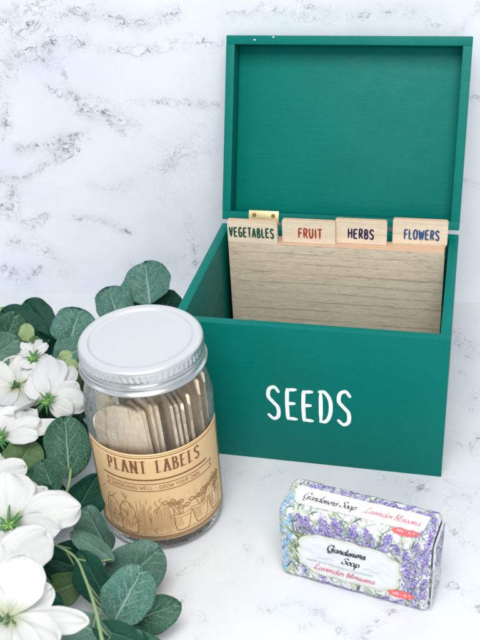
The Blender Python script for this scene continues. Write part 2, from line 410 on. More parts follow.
SCRIPT = {
 'a': (1.02, [[(.78, .8), (.42, 1), (.1, .65), (.13, .15), (.42, .03), (.75, .5), (.82, 1), (.75, .35), (.85, .03), (1.08, .25)]]),
 'r': (.82, [[(.02, .25), (.2, .95), (.26, 1.08), (.36, .86), (.62, .95), (.55, .6), (.5, .15), (.62, .02), (.86, .25)]]),
 'd': (1.02, [[(.78, .8), (.42, 1), (.1, .65), (.13, .15), (.42, .03), (.78, .55)], [(1.0, 2.05), (.86, 1.2), (.76, .3), (.86, .03), (1.08, .25)]]),
 'e': (.78, [[(.02, .25), (.4, .42), (.68, .75), (.48, 1.02), (.14, .72), (.14, .25), (.4, .02), (.84, .28)]]),
 'n': (.98, [[(.02, .3), (.2, 1), (.14, 0)], [(.16, .3), (.48, .95), (.7, .92), (.65, .25), (.78, .02), (1.02, .25)]]),
 'm': (1.45, [[(.02, .3), (.2, 1), (.14, 0)], [(.16, .3), (.42, .95), (.6, .92), (.55, 0)], [(.57, .3), (.88, .95), (1.1, .92), (1.05, .25), (1.2, .02), (1.48, .25)]]),
 's': (.74, [[(.0, .2), (.42, 1.15), (.48, .75), (.66, .3), (.42, 0), (.1, .1), (.45, .02), (.78, .25)]]),
 'o': (.84, [[(.45, 1), (.12, .7), (.13, .2), (.42, .02), (.72, .35), (.7, .85), (.42, 1), (.6, .85), (.9, .85)]]),
 'p': (.95, [[(.2, 1), (.12, .2), (.0, -.95)], [(.12, .55), (.48, 1), (.8, .75), (.72, .15), (.35, .02), (.14, .25)]]),
 'v': (.84, [[(.0, .8), (.16, 1), (.25, .2), (.4, 0), (.72, .6), (.68, 1), (.9, .85)]]),
 'l': (.52, [[(.0, .2), (.38, 1.3), (.42, 2), (.2, 1.7), (.13, .3), (.28, .02), (.56, .25)]]),
 'b': (.86, [[(.0, .2), (.33, 1.3), (.38, 2), (.16, 1.6), (.12, .2), (.36, .0), (.7, .35), (.66, .85), (.42, .85), (.85, .75)]]),
 'G': (1.55, [[(1.25, 1.65), (1.1, 2.1), (.6, 2.1), (.12, 1.45), (.08, .6), (.45, .02), (.95, .2), (1.2, 1.0)], [(.68, .95), (1.5, 1.05)], [(1.2, 1.0), (1.12, -.4), (.6, -.65), (.3, -.3)]]),
 'S': (1.15, [[(1.2, 1.75), (.92, 2.12), (.46, 1.92), (.5, 1.4), (.92, .9), (.88, .3), (.42, 0), (.0, .28), (.12, .62)]]),
 'L': (1.2, [[(.95, 1.7), (.82, 2.1), (.52, 1.9), (.46, 1), (.34, .2), (.02, .08), (.15, .3), (.6, .05), (1.25, .12)]]),
 ' ': (.6, []), '.': (.4, [[(.1, 0), (.16, .08)]]),
}

def ribbon(mb, pts, wf, fmap, lift, mi=0):
    """a pen stroke: pts in 2D, wf(i/N, direction) -> width, fmap(u, v, lift) -> 3D"""
    N = len(pts); L = []; Rr = []
    for i, p in enumerate(pts):
        a, b = pts[max(i-1, 0)], pts[min(i+1, N-1)]
        dx, dy = b[0]-a[0], b[1]-a[1]; q = math.hypot(dx, dy) or 1; dx /= q; dy /= q
        ww = wf(i/(N-1), math.atan2(dy, dx))/2
        x, y = p[0], p[1]
        if i == 0: x -= dx*ww*.6; y -= dy*ww*.6; ww *= .62
        if i == N-1: x += dx*ww*.6; y += dy*ww*.6; ww *= .62
        L.append(fmap(x-dy*ww, y+dx*ww, lift)); Rr.append(fmap(x+dy*ww, y-dx*ww, lift))
    mb.add(L+Rr, [(i, i+1, N+i+1, N+i) for i in range(N-1)], mi)

def write(mb, text, x0, y0, h, fmap, width, wscale=1, gap=.1, font=CAPS, slant=0, nib=None, lift=.012, wobble=0, mi=0, serif=False, aspect=1):
    x = x0; n = 0
    for ch in text:
        if ch == ' ' and font is CAPS: x += .45*h*wscale; continue
        adv, strokes = font[ch]
        gw = adv*h*wscale if font is CAPS else h*wscale
        dy = random.uniform(-wobble, wobble)
        for st in strokes:
            pp = catmull(st, 7)
            pp = [(x+px_*gw+slant*py_*h, y0+dy+py_*h) for px_, py_ in pp]
            def wf(t, ang, st=st):
                if nib: return nib[0]+(nib[1]-nib[0])*abs(math.sin(ang-R(nib[2])))
                if serif: 
                    vert = abs(math.sin(ang)); return width*(.4+.75*vert)
                return width*(1.0 if 0.12 < t < .88 else .85)
            n += 1
            ribbon(mb, pp, wf, fmap, lift+.0006*(n % 12), mi)
            if serif:
                for e, e2 in ((st[0], st[1]), (st[-1], st[-2])):
                    if (e[1] < .01 or e[1] > .99) and abs(e[1]-e2[1])*1.0 > abs(e[0]-e2[0])*.9 and len(st) < 4:
                        X, Y = x+e[0]*gw, y0+dy+(.03 if e[1] < .5 else h-.03)
                        n += 1
                        ribbon(mb, [(X-width*1.05, Y), (X, Y), (X+width*1.05, Y)], lambda t, a: .05, fmap, lift+.0006*(n % 12), mi)
        x += (adv*h*wscale + gap*h) if font is CAPS else adv*h*wscale
    return x

def plane_map(o, ux, uy, nrm):
    o, ux, uy, nrm = map(Vector, (o, ux, uy, nrm))
    return lambda u, v, l_: o+ux*u+uy*v+nrm*l_

# ---------------------------------------------------------------- setting: wall and tabletop
WA = R(4.87); WDIR = Vector((math.cos(WA), math.sin(WA), 0)); WP = Vector((3.5, 19.87, 0))
WN = Vector((WDIR.y, -WDIR.x, 0))
def on_wall(px, py):
    d = FWD + RIGHT*((px-240)/CAM_F) - UP*((py-320)/CAM_F)
    t = (WP-CAM_C).dot(WN)/d.dot(WN); q = CAM_C+d*t-WP
    return q.dot(WDIR), q.z
def seg_d(p, a, b):
    ax, ay = a; bx, by = b; dx, dy = bx-ax, by-ay; q = dx*dx+dy*dy or 1e-9
    t = max(0, min(1, ((p[0]-ax)*dx+(p[1]-ay)*dy)/q))
    return math.hypot(p[0]-ax-dx*t, p[1]-ay-dy*t)
def vein_field(lines):
    segs = []
    for pts, wd, st in lines:
        for a, b in zip(pts, pts[1:]): segs.append((a, b, wd, st, min(a[0], b[0])-2.2, max(a[0], b[0])+2.2, min(a[1], b[1])-2.2, max(a[1], b[1])+2.2))
    def f(p):
        v = 0; dm = 2.2
        for a, b, wd, st, x0, x1, y0, y1 in segs:
            if x0 < p[0] < x1 and y0 < p[1] < y1:
                d = seg_d(p, a, b); v = max(v, st*math.exp(-(d/(wd*1.15))**2)); dm = min(dm, d)
        return v, dm
    return f
WV = [  # vein paths (photo pixels), half width in cm, strength
 ([(-30, 95), (5, 75), (30, 52), (52, 42), (84, 42)], .55, 1.0), ([(8, 70), (22, 55), (48, 58), (52, 40)], .8, .9),
 ([(-10, 25), (12, 18), (40, 2), (60, -12)], .7, .9), ([(15, 35), (40, 18), (100, 8)], .8, .55), ([(0, 90), (8, 110), (4, 130)], .5, .55),
 ([(90, 14), (125, 22), (150, 24), (176, 10)], .6, .75), ([(100, 48), (140, 50), (190, 42), (222, 46)], .55, .45),
 ([(70, 95), (85, 112), (104, 118), (124, 128)], .55, .95), ([(88, 106), (104, 112), (130, 124)], .85, .85), ([(46, 86), (62, 96), (82, 98)], .4, .5),
 ([(124, 102), (170, 102), (225, 106)], .3, .45), ([(18, 148), (40, 146), (60, 140), (84, 134)], .5, .9), ([(50, 150), (70, 148), (78, 138)], .7, .85),
 ([(78, 150), (60, 158), (40, 168), (26, 178), (0, 182)], .32, .9), ([(0, 178), (14, 186), (10, 205), (-4, 212)], .7, .75), ([(2, 215), (30, 224), (46, 216)], .5, .5),
 ([(30, 225), (36, 240), (60, 262), (62, 275)], .8, .45), ([(74, 218), (100, 220), (130, 232)], .4, .6), ([(90, 186), (112, 190), (130, 184)], .5, .35),
 ([(165, 165), (178, 152), (192, 140)], .5, .45), ([(60, 62), (66, 80), (60, 96)], .3, .3), ([(0, 140), (10, 130), (6, 115)], .4, .35),
 ([(10, 240), (40, 245), (64, 270)], .9, .4), ([(192, 236), (196, 262), (186, 280)], .8, .45), ([(4, 268), (24, 280), (44, 268)], .8, .4),
 ([(225, 14), (260, 10), (300, 14), (330, 20)], .8, .35), ([(300, 4), (345, 18), (400, 10), (440, 26)], .7, .38), ([(452, 35), (470, 22), (480, 5)], .4, .4),
 ([(458, 100), (500, 98)], .35, .4), ([(462, 180), (480, 188), (520, 180)], .3, .35), ([(130, 268), (170, 262), (200, 250)], .6, .3)]
wf_ = vein_field([([on_wall(*q) for q in pts], wd, st) for pts, wd, st in WV])
def grid_sheet(name, x0, x1, y0, y1, step, fmap, field, mat):
    nx, ny = int((x1-x0)/step)+1, int((y1-y0)/step)+1
    vs = []; vals = []
    for j in range(ny):
        for i in range(nx):
            p = (x0+i*step, y0+j*step); vs.append(fmap(*p)); vals.append(field(p))
    fs = [(j*nx+i, j*nx+i+1, (j+1)*nx+i+1, (j+1)*nx+i) for j in range(ny-1) for i in range(nx-1)]
    o = build(name, vs, fs, mat)
    a = o.data.attributes.new('vein', 'FLOAT', 'POINT'); a.data.foreach_set('value', [q[0] for q in vals])
    a = o.data.attributes.new('dist', 'FLOAT', 'POINT'); a.data.foreach_set('value', [q[1] for q in vals])
    return o
o = grid_sheet('wall', -46, 46, -1, 62, .3, lambda s, z: WP+WDIR*s+Vector((0, 0, z)), wf_, M['wall'])
tag(o, 'pale marbled backdrop wall with broken charcoal veins behind the box', 'backdrop', kind='structure')

def onz(px, py): 
    q = at(px, py, 0); return q.x, q.y
TV = [([(448, 330), (460, 345), (470, 360)], .5, .45), ([(452, 440), (468, 446), (480, 438)], .7, .5), ([(458, 330), (476, 352)], .9, .35), ([(462, 372), (475, 390), (470, 410)], .5, .35),
      ([(385, 478), (420, 484), (425, 492)], .5, .6), ([(236, 520), (246, 548), (262, 560)], .25, .35), ([(180, 575), (200, 560), (215, 545)], .3, .3),
      ([(262, 610), (300, 602), (330, 618), (350, 640)], .35, .4), ([(392, 610), (372, 622), (360, 640)], .35, .5), ([(450, 585), (470, 596), (480, 612)], .6, .45),
      ([(446, 520), (462, 540), (480, 545)], .7, .35), ([(225, 470), (260, 478), (290, 470)], .5, .18), ([(182, 600), (205, 625), (200, 640)], .3, .3), ([(215, 585), (250, 580)], .25, .2),
      ([(445, 480), (470, 500), (485, 498)], .8, .3), ([(300, 630), (330, 622)], .4, .3)]
tf_ = vein_field([([onz(*q) for q in pts], wd, st) for pts, wd, st in TV])
def tmap(x, y):
    return Vector((x, y, 0))
o = grid_sheet('tabletop', -42, 58, -48, 24.5, .35, tmap, tf_, M['table'])
tag(o, 'white marble tabletop with faint grey veins under everything', 'tabletop', kind='structure')

# ---------------------------------------------------------------- green seed box
W_, D_, H_, T_ = 16.5, 12.9, 10.29, .60
sb = tag(empty('seed_box', (W_/2, D_/2, 0)), 'open green wooden box with SEEDS in white on its front', 'box')
P = M['paint']
def panel(name, c, size, parent=sb, rot=None, bevel=.06):
    o = MB().box(c, size, bevel, rot).build(name, P, parent); return smooth_angle(o, 30)
panel('front_panel', (W_/2, T_/2, H_/2), (W_, T_, H_))
panel('back_panel', (W_/2, D_-T_/2, H_/2), (W_, T_, H_))
for x in (T_/2, W_-T_/2): panel('side_panel', (x, D_/2, H_/2), (T_, D_-2*T_+.004, H_-.004), bevel=.04)
panel('base_panel', (W_/2, D_/2, .45), (W_-2*T_+.004, D_-2*T_+.004, .6), bevel=.02)
mb = MB(); fm = plane_map((0, 0, 0), (1, 0, 0), (0, 0, 1), (0, -1, 0))
xs = [(5.72, 'S', 5.98, .02), (7.12, 'E', 5.86, -.03), (8.38, 'E', 5.86, .0), (9.42, 'D', 5.92, -.05), (10.72-.62, 'S', 5.9, .0)]
LX = [5.72, 7.02, 8.05, 9.05, 10.15]
HH = 2.5
for (ch, x, yb, h) in (('S', 5.66, 3.42, 2.46), ('E', 6.86, 3.48, 2.34), ('E', 7.88, 3.46, 2.3), ('D', 8.92, 3.5, 2.36), ('S', 10.04, 3.44, 2.55)):
    write(mb, ch, x, yb, h, fm, .245, wscale={'S': .45, 'E': .43, 'D': .45}[ch], lift=.006)
mb.build('white_lettering', M['white_vinyl'], sb)

# lid, opened and leaning back
TH = .3822; LL = 12.61; DL = 2.0
ld_d = Vector((0, math.sin(TH), math.cos(TH))); ld_n = Vector((0, -math.cos(TH), math.sin(TH)))
LO = Vector((0, D_-.017, H_+.30))
rotL = Matrix((Vector((1, 0, 0)), -ld_n, ld_d)).transposed()
def lp(x, s_, dep): return LO+Vector((1, 0, 0))*x+ld_d*s_-ld_n*dep
lid = None
mb = MB()
mb.box(lp(W_/2, LL-T_/2, DL/2), (W_, DL, T_), .06, rotL)
mb.box(lp(W_/2, T_/2, DL/2), (W_, DL, T_), .06, rotL)
for x in (T_/2, W_-T_/2): mb.box(lp(x, LL/2, DL/2), (T_, DL-.004, LL-2*T_+.004), .035, rotL)
mb.box(lp(W_/2, LL/2, DL-.2), (W_-2*T_+.004, .38, LL-2*T_+.004), .01, rotL)
lid = smooth_angle(mb.build('lid', P, sb), 30)
lid['label'] = 'open green lid leaning back'
# small paint chips where the paint is worn off
for x, s_ in ((2.0, LL-.3), (3.3, LL-.12), (11.2, .42)):
    a = lp(x, s_, -.008); mb = MB(); mb.add([a+Vector((math.cos(g)*.07*(1+.4*math.sin(3*g)), 0, 0))+ld_d*math.sin(g)*.045 for g in [i*math.pi/4 for i in range(8)]], [tuple(range(8))])
    mb.build('paint_chip', M['white_vinyl'], lid)
for hx, hs in ((3.03, .36), (13.60, .24)):
    mb = MB()
    mb.box(lp(hx+0, hs, -.035), (2.15, .07, .74), .03, rotL)
    mb.tube([Vector((hx-1.07, D_-.09, H_+.17)), Vector((hx+1.07, D_-.09, H_+.17))], .15, 12)
    hg = smooth_angle(mb.build('hinge', M['brass'], sb), 35)
    ms = MB()
    for sx in (-.68, .68):
        c = lp(hx+sx, hs+.04, -.085)
        ring = lambda r, l_: [c+Vector((math.cos(g)*r, 0, 0))+ld_d*math.sin(g)*r+ld_n*l_ for g in [i*math.pi/8 for i in range(16)]]
        A, B = ring(.16, -.02), ring(.11, .03)
        ms = MB(); ms.add(A+B, [(i, (i+1) % 16, 16+(i+1) % 16, 16+i) for i in range(16)]+[tuple(range(16, 32))])
        ms.add([c+Vector((q*.085, 0, 0))+ld_d*r_+ld_n*.034 for q, r_ in ((-1, -.014), (1, -.014), (1, .014), (-1, .014))], [(0, 1, 2, 3)], 1)
        ms.build('screw', None, hg, mats=[M['screw'], M['stamen']])

# ---------------------------------------------------------------- divider cards
def round_poly(pts, r):
    out = []
    n = len(pts)
    for i in range(n):
        a, b, c = Vector(pts[i-1]), Vector(pts[i]), Vector(pts[(i+1) % n])
        rr = min(r, (a-b).length*.45, (c-b).length*.45)
        p, q = b+(a-b).normalized()*rr, b+(c-b).normalized()*rr
        for j in range(5):
            t = j/4; out.append(((1-t)**2*p+2*t*(1-t)*b+t*t*q)[:])
    return out
CX0, CX1 = .95, 15.68
TABS = [('VEGETABLES', .95, 4.45, 'ink_veg', 'plywood divider card reading VEGETABLES, leftmost tab and front of the stack', 1.09, 3.1),
        ('FRUIT', 4.72, 8.38, 'ink_fruit', 'plywood divider card reading FRUIT, second tab from the left', 5.85, 1.6),
        ('HERBS', 8.32, 11.8, 'ink_herbs', 'plywood divider card reading HERBS, third tab from the left', 9.2, 1.72),
        ('FLOWERS', 12.15, 15.78, 'ink_flowers', 'plywood divider card reading FLOWERS, rightmost tab and back of the stack', 12.93, 2.3)]
for i, (txt, a, b, ink, lab, xo, hh) in enumerate(TABS):
    y = 10.35+.34*i; zt = 10.02-.02*i; th = .26
    top = zt+1.66+(.06*i)
    if i == 0: pts = [(CX0, .8), (CX1, .8), (CX1, zt), (b, zt), (b, top), (a, top)]
    elif i == 3: pts = [(CX0, .8), (CX1, .8), (CX1, zt), (b, zt+.15), (b, top), (a, top), (a, zt), (CX0, zt)]
    else: pts = [(CX0, .8), (CX1, .8), (CX1, zt), (b, zt), (b, top), (a, top), (a, zt), (CX0, zt)]
    pts = round_poly(pts, .16)
    lean = lambda z: (z-.8)*.035
    root = tag(empty('divider_card', (W_/2, y, .8)), lab, 'divider card', 'plywood divider cards standing in the green box')
    n = len(pts); vs = [(x, y+lean(z), z) for x, z in pts]+[(x, y+th+lean(z), z) for x, z in pts]
    fs = [tuple(range(n)), tuple(range(2*n-1, n-1, -1))]+[(k_, n+k_, n+(k_+1) % n, (k_+1) % n) for k_ in range(n)]
    build('card', vs, fs, None, root, mats=[M['card'], M['card_edge']], mi=[0, 0]+[1]*n)
    # tab face, the stronger light above the box put into a paler colour
    tp = round_poly([(a+.01, zt-.04 if i == 0 else zt+.02), (b-.01, zt-.04 if i == 0 else zt+.02), (b-.01, top-.01), (a+.01, top-.01)], .15)
    build('tab', [(x, y+lean(z)-.012, z) for x, z in tp], [tuple(range(len(tp)))], M['card_tab_lit'], root)
    mb = MB(); fmx = plane_map((0, y+lean(zt+.5)-.012, 0), (1, 0, 0), (0, .035, 1), (0, -1, 0))
    wid = hh
    h = .68
    raw = sum(CAPS[c][0]*h+.16*h for c in txt)-.16*h
    ws = (wid-(len(txt)-1)*.16*h)/(raw-(len(txt)-1)*.16*h)
    x0 = xo
    fmx = plane_map((0, y-.8*.035-.014, 0), (1, 0, 0), (0, .035, 1), (0, -1, 0))
    write(mb, txt, x0, zt+.44, h, fmx, .125, wscale=ws, gap=.16, wobble=.02, lift=.006)
    mb.build('lettering', M[ink], root)

# ---------------------------------------------------------------- jar of plant labels
JX, JY, JR = .078, -5.43, 3.67
jar = tag(empty('mason_jar', (JX, JY, 0)), 'glass jar with white screw lid and kraft PLANT LABELS label', 'jar')
prof = [(.01, .35), (1.8, .3), (2.7, .12), (3.1, .02), (3.4, .08), (3.6, .35), (3.67, .8), (3.67, 4), (3.67, 8.3), (3.64, 8.8), (3.56, 9.4), (3.42, 10.0), (3.28, 10.5), (3.22, 10.9), (3.2, 11.6), (3.2, 12.3)]
prof2 = [tuple(x) for x in catmull(prof, 4)]
inner = [(max(.01, r-.28), max(z, .55) if r < 3.4 else z) for r, z in prof2 if z > .3 or r < 3.2]
o = MB().lathe((JX, JY, 0), prof2, 128).build('glass_body', M['glass'], jar, True)
inr = catmull([(.01, .7), (2.6, .62), (3.2, .8), (3.42, 1.3), (3.44, 4), (3.44, 8.3), (3.36, 9.2), (3.2, 10.0), (3.04, 10.6), (2.95, 12.3)], 6)

# screw lid: recessed disc, knurled skirt, rolled lower bead
ZT = 12.66
lidp = [(.01, ZT-.11), (2.2, ZT-.11), (2.70, ZT-.105), (2.84, ZT-.05), (2.93, ZT+.0), (3.2, ZT+.01), (3.34, ZT-.03), (3.41, ZT-.12)]
lidp = catmull(lidp, 4)
jl = MB().lathe((JX, JY, 0), lidp, 160).build('lid', M['lid'], jar, True)
sk = [(3.41, ZT-.12), (3.43, ZT-.22), (3.43, ZT-.30), (3.43, ZT-.36), (3.43, ZT-.62), (3.43, ZT-.68), (3.40, ZT-.74), (3.38, ZT-.82), (3.42, ZT-.90), (3.46, ZT-.98), (3.46, ZT-1.14), (3.40, ZT-1.24), (3.44, ZT-1.32), (3.54, ZT-1.36), (3.57, ZT-1.43), (3.54, ZT-1.50), (3.44, ZT-1.52), (3.25, ZT-1.50)]
def knurl(j, k_, r): return r+(.035 if k_ % 2 else -.02) if j in (2, 3, 4) else r
o = MB().lathe((JX, JY, 0), sk, 260, rfun=lambda j, k_, r: r+(.028 if k_ % 4 < 2 else -.028) if j in (3, 4) else r).build('knurled_band', M['band'], jl, True)
# paper label wrapped on the glass
AZ = R(-67.6)
def jmap(u, v, l_):           # u = cm along the label from its centre, v = height
    a = AZ+u/JR; r = JR+.02+l_
    return Vector((JX+r*math.cos(a), JY+r*math.sin(a), v))
LU, L0, L1 = 4.85, .98, 7.42
nu, nv = 60, 12
vs = [jmap(-LU+2*LU*i/nu, L0+(L1-L0)*j/nv, .0) for j in range(nv+1) for i in range(nu+1)]
lb = build('paper_label', vs, [(j*(nu+1)+i, j*(nu+1)+i+1, (j+1)*(nu+1)+i+1, (j+1)*(nu+1)+i) for j in range(nv) for i in range(nu)], M['kraft'], jar, True)
lb.modifiers.new('thickness', 'SOLIDIFY').thickness = .0001
def line(mb, pts, wd, fmap=jmap, lift=.012, mi=0, smooth=True, n=6):
    if len(pts) == 2: 
        k2 = max(4, int(math.hypot(pts[1][0]-pts[0][0], pts[1][1]-pts[0][1])/.25)); pp = [tuple(pts[0][q]+(pts[1][q]-pts[0][q])*i/k2 for q in (0, 1)) for i in range(k2+1)]
    else: pp = catmull(pts, n) if smooth else pts
    ribbon(mb, pp, lambda t, a: wd, fmap, lift, mi)
mb = MB()
for inset, wd in ((.12, .035), (.26, .06)):
    a, b, c, d = -LU+inset, LU-inset, L0+inset, L1-inset
    line(mb, [(a, c), (b, c)], wd); line(mb, [(a, d), (b, d)], wd); line(mb, [(a, c), (a, d)], wd, lift=.014); line(mb, [(b, c), (b, d)], wd, lift=.014)
line(mb, [(-3.55, 5.58), (3.0, 5.58)], .1)
bn = [(-3.35, 5.28), (3.45, 5.28), (3.25, 5.02), (3.45, 4.76), (-3.35, 4.76), (-3.15, 5.02), (-3.35, 5.28)]
for a, b in zip(bn, bn[1:]): line(mb, [a, b], .045, lift=.013)
mb.build('border_lines', M['brown_ink'], lb)
mb = MB(); write(mb, 'PLANT', -3.0, 6.10, .84, jmap, .108, wscale=.55, gap=.21, serif=True); write(mb, 'LABELS', -.12, 6.10, .84, jmap, .108, wscale=.52, gap=.21, serif=True)
mb.build('lettering', M['brown_ink'], lb)
mb = MB(); write(mb, 'GARDENING WELL - GROW YOUR OWN', -3.0, 4.9, .24, jmap, .035, wscale=.92, gap=.15)
mb.build('banner_text', M['light_ink'], lb)
# line drawing: potted seedlings and a glass cloche
mb = MB(); rnd = random.Random(3)
def pot(x, y, s_):
    line(mb, [(x-.62*s_, y+1.05*s_), (x, y+.95*s_), (x+.62*s_, y+1.05*s_), (x+.62*s_, y+1.25*s_), (x, y+1.18*s_), (x-.62*s_, y+1.25*s_), (x-.62*s_, y+1.05*s_)], .035)
    line(mb, [(x-.52*s_, y+1.02*s_), (x-.45*s_, y+.5*s_), (x-.3*s_, y+.05*s_), (x, y), (x+.3*s_, y+.05*s_), (x+.46*s_, y+.5*s_), (x+.55*s_, y+1.02*s_)], .05)
    for q in range(7): xx = x-.46*s_+q*.07*s_; line(mb, [(xx, y+.9*s_), (xx+.08, y+.25*s_)], .018)
    for q in range(4):
        a = rnd.uniform(-.4, .4)*s_; tx, ty = x+a*1.7, y+s_*rnd.uniform(1.6, 2.35)
        line(mb, [(x+a*.4, y+1.15*s_), (x+a, y+1.5*s_), (tx, ty)], .05)
        for sd in (-1, 1):
            line(mb, [(tx, ty), (tx+sd*.16, ty+.2), (tx+sd*.36, ty+.12), (tx+sd*.26, ty-.05), (tx, ty)], .065)
            line(mb, [(tx, ty), (tx+sd*.28, ty+.07)], .02)
pot(.95, 1.5, 1.0); pot(2.2, 1.55, 1.05); pot(3.45, 1.6, 1.0)
for x in (-3.2, -2.2): 
    line(mb, [(x-.45, 1.5), (x-.5, 2.9), (x-.3, 3.6), (x, 3.8), (x+.3, 3.6), (x+.5, 2.9), (x+.45, 1.5), (x-.45, 1.5)], .055)
    for q in range(8): xx = x-.4+q*.11; line(mb, [(xx, 1.7+rnd.random()*.3), (xx+.02, 2.9+rnd.random()*.6)], .02)
    line(mb, [(x-.3, 1.6), (x-.1, 2.4), (x+.1, 1.8), (x+.3, 2.5)], .03)
for q in range(26):
    xx = -1.6+q*.085; line(mb, [(xx, 1.5+rnd.random()*.2), (xx+rnd.uniform(-.03, .03), 3.0+rnd.random()*1.1)], .032)
for q in range(30):
    xx = -3.9+q*.27; line(mb, [(xx, 1.42), (xx+.1, 1.5+rnd.random()*.12), (xx+.22, 1.42)], .025)
for q in range(34):
    xx = rnd.uniform(-4, 0); yy = rnd.uniform(1.6, 4.2); line(mb, [(xx, yy), (xx+rnd.uniform(-.2, .2), yy+.2), (xx+rnd.uniform(-.3, .3), yy+.35)], .035)
for q in range(40):
    xx = rnd.uniform(-.2, 4.1); yy = rnd.uniform(3.0, 4.2); line(mb, [(xx, yy), (xx+.01, yy+rnd.uniform(.15, .4))], .012)
mb.build('garden_drawing', M['light_ink'], lb)

# wooden plant labels standing in the jar
def stick(mb, base, top, face, wd, th, kind):
    base, top, face = Vector(base), Vector(top), Vector(face)
    ax = (top-base).normalized(); L = (top-base).length
    face = (face-ax*face.dot(ax)).normalized(); sd = ax.cross(face)
    out = [(-wd*.5, .0), (wd*.5, .0)]
    if kind == 'round':
        out = [(-wd*.28, 0), (wd*.28, 0), (wd*.5, L*.3)]+[(math.cos(g)*wd*.5, L-wd*.42+math.sin(g)*wd*.42) for g in [math.pi*i/12 for i in range(13)]]+[(-wd*.5, L*.3)]
    else: out = [(-wd*.3, 0), (wd*.3, 0), (wd*.5, L*.12), (wd*.5, L-.12), (wd*.5-.12, L), (-wd*.5+.12, L), (-wd*.5, L-.12), (-wd*.5, L*.12)]
    n = len(out)
    vs = [base+sd*x+ax*z+face*th/2 for x, z in out]+[base+sd*x+ax*z-face*th/2 for x, z in out]
    mb.add(vs, [tuple(range(n)), tuple(range(2*n-1, n-1, -1))]+[(k_, n+k_, n+(k_+1) % n, (k_+1) % n) for k_ in range(n)])
tc = Vector((math.cos(AZ), math.sin(AZ), 0)); ts = Vector((-math.sin(AZ), math.cos(AZ), 0))   # toward camera, to the right
def jp(r_, f_, z): return Vector((JX, JY, 0))+ts*r_+tc*f_+Vector((0, 0, z))
SK = [ # base(right,toward), top(right,toward), z top, facing (right,toward), width, kind, label, material
 ((-1.3, 2.0), (-1.75, 1.75), 10.0, (-.35, 1), 2.9, 'round', 'broad round-topped wooden plant label against the left side of the jar', 'stick'),
 ((-2.2, 1.0), (-2.25, .4), 10.3, (-1, .5), 2.4, 'round', 'tall round-topped wooden plant label at the far left inside the jar', 'stick'),
 ((-.3, 1.9), (-.75, 1.7), 9.7, (-.85, .5), 1.6, 'flat', 'wooden plant label just right of the broad round-topped one', 'stick'),
 ((.05, 1.6), (-.35, 1.4), 9.9, (-.9, .45), 1.7, 'flat', 'leaning wooden plant label left of the dark gap in the jar', 'stick_b'),
 ((.5, 1.9), (.15, 1.9), 10.0, (-1, .3), 1.2, 'flat', 'narrow pale wooden plant label on the left edge of the dark gap', 'stick'),
 ((1.25, 1.9), (.85, 1.8), 9.95, (-1, .25), 1.7, 'flat', 'pale wooden plant label on the right edge of the dark gap', 'stick'),
 ((1.5, 1.85), (1.12, 1.8), 9.98, (-1, .25), 1.7, 'flat', 'wooden plant label second in the stack right of the dark gap', 'stick'),
 ((1.74, 1.8), (1.4, 1.75), 10.0, (-1, .25), 1.7, 'flat', 'wooden plant label third in the stack right of the dark gap', 'stick'),
 ((1.98, 1.6), (1.68, 1.5), 10.3, (-.95, .35), 1.7, 'flat', 'brownish wooden plant label fourth right of the dark gap', 'stick_b'),
 ((2.25, 1.1), (2.0, .9), 10.75, (-.75, .6), 1.9, 'flat', 'tall brown wooden plant label leaning near the right of the jar', 'stick_b'),
 ((2.5, .6), (2.35, .4), 10.65, (-.6, .8), 1.6, 'flat', 'rightmost wooden plant label inside the jar', 'stick'),
 ((-.6, .2), (-.9, -.2), 10.5, (-.6, 1), 1.8, 'flat', 'wooden plant label standing behind the front bundle at the jar middle', 'stick_b'),
 ((.5, -.2), (.3, -.4), 10.6, (-.3, 1), 1.8, 'flat', 'dim wooden plant label behind the dark gap in the jar', 'stick_b'),
 ((1.6, -.4), (1.5, -.6), 10.7, (.2, 1), 1.8, 'round', 'round-topped wooden plant label at the back right of the jar', 'stick'),
]
for (b, t, zt, fc, wd, kd, lab, mt) in SK:
    b = (b[0]*1.05, b[1]+.45); t = (t[0]*1.05, t[1]+.5)
    mb = MB(); base = jp(b[0], b[1], .75)
    stick(mb, base, jp(t[0], t[1], zt), ts*fc[0]+tc*fc[1], wd, .17, kd)
    o = mb.build('plant_label', M[mt])
    o.location = base*S
    for v in o.data.vertices: v.co -= base*S
    tag(o, lab, 'plant label', 'wooden plant labels standing in the jar')

# ---------------------------------------------------------------- wrapped soap
SX, SY, SA, SW, SD, SH = 8.158, -9.379, -.176, 8.283, 2.671, 5.0
sux = Vector((math.cos(SA), math.sin(SA), 0)); suy = Vector((-math.sin(SA), math.cos(SA), 0)); suz = Vector((0, 0, 1))
SO = Vector((SX, SY, 0))
soap = tag(empty('soap_bar', SO+sux*SW/2+suy*SD/2), 'soap bar in lavender print paper wrapper standing on its long edge', 'soap')
RC = .30
def sect(v):
    """position on the rounded section; v = cm from the bottom front edge up the front, over the top, down the back"""
    a = SH-2*RC; b = SD-2*RC; q = math.pi/2*RC
    per = [(a, 0), (q, 1), (b, 2), (q, 3), (a, 4), (q, 5), (b, 6), (q, 7)]
    tot = sum(x for x, _ in per); v = v % tot
    for ln, k_ in per:
        if v <= ln:
            t = v/ln
            if k_ == 0: return (0, RC+v), (-1, 0)
            if k_ == 2: return (RC+v, SH), (0, 1)
            if k_ == 4: return (SD, SH-RC-v), (1, 0)
            if k_ == 6: return (SD-RC-v, 0), (0, -1)
            g = {1: math.pi, 3: math.pi/2, 5: 0, 7: -math.pi/2}[k_]-t*math.pi/2
            c = {1: (RC, SH-RC), 3: (SD-RC, SH-RC), 5: (SD-RC, RC), 7: (RC, RC)}[k_]
            return (c[0]+math.cos(g)*RC, c[1]+math.sin(g)*RC), (math.cos(g), math.sin(g))
        v -= ln
    return (0, RC), (-1, 0)
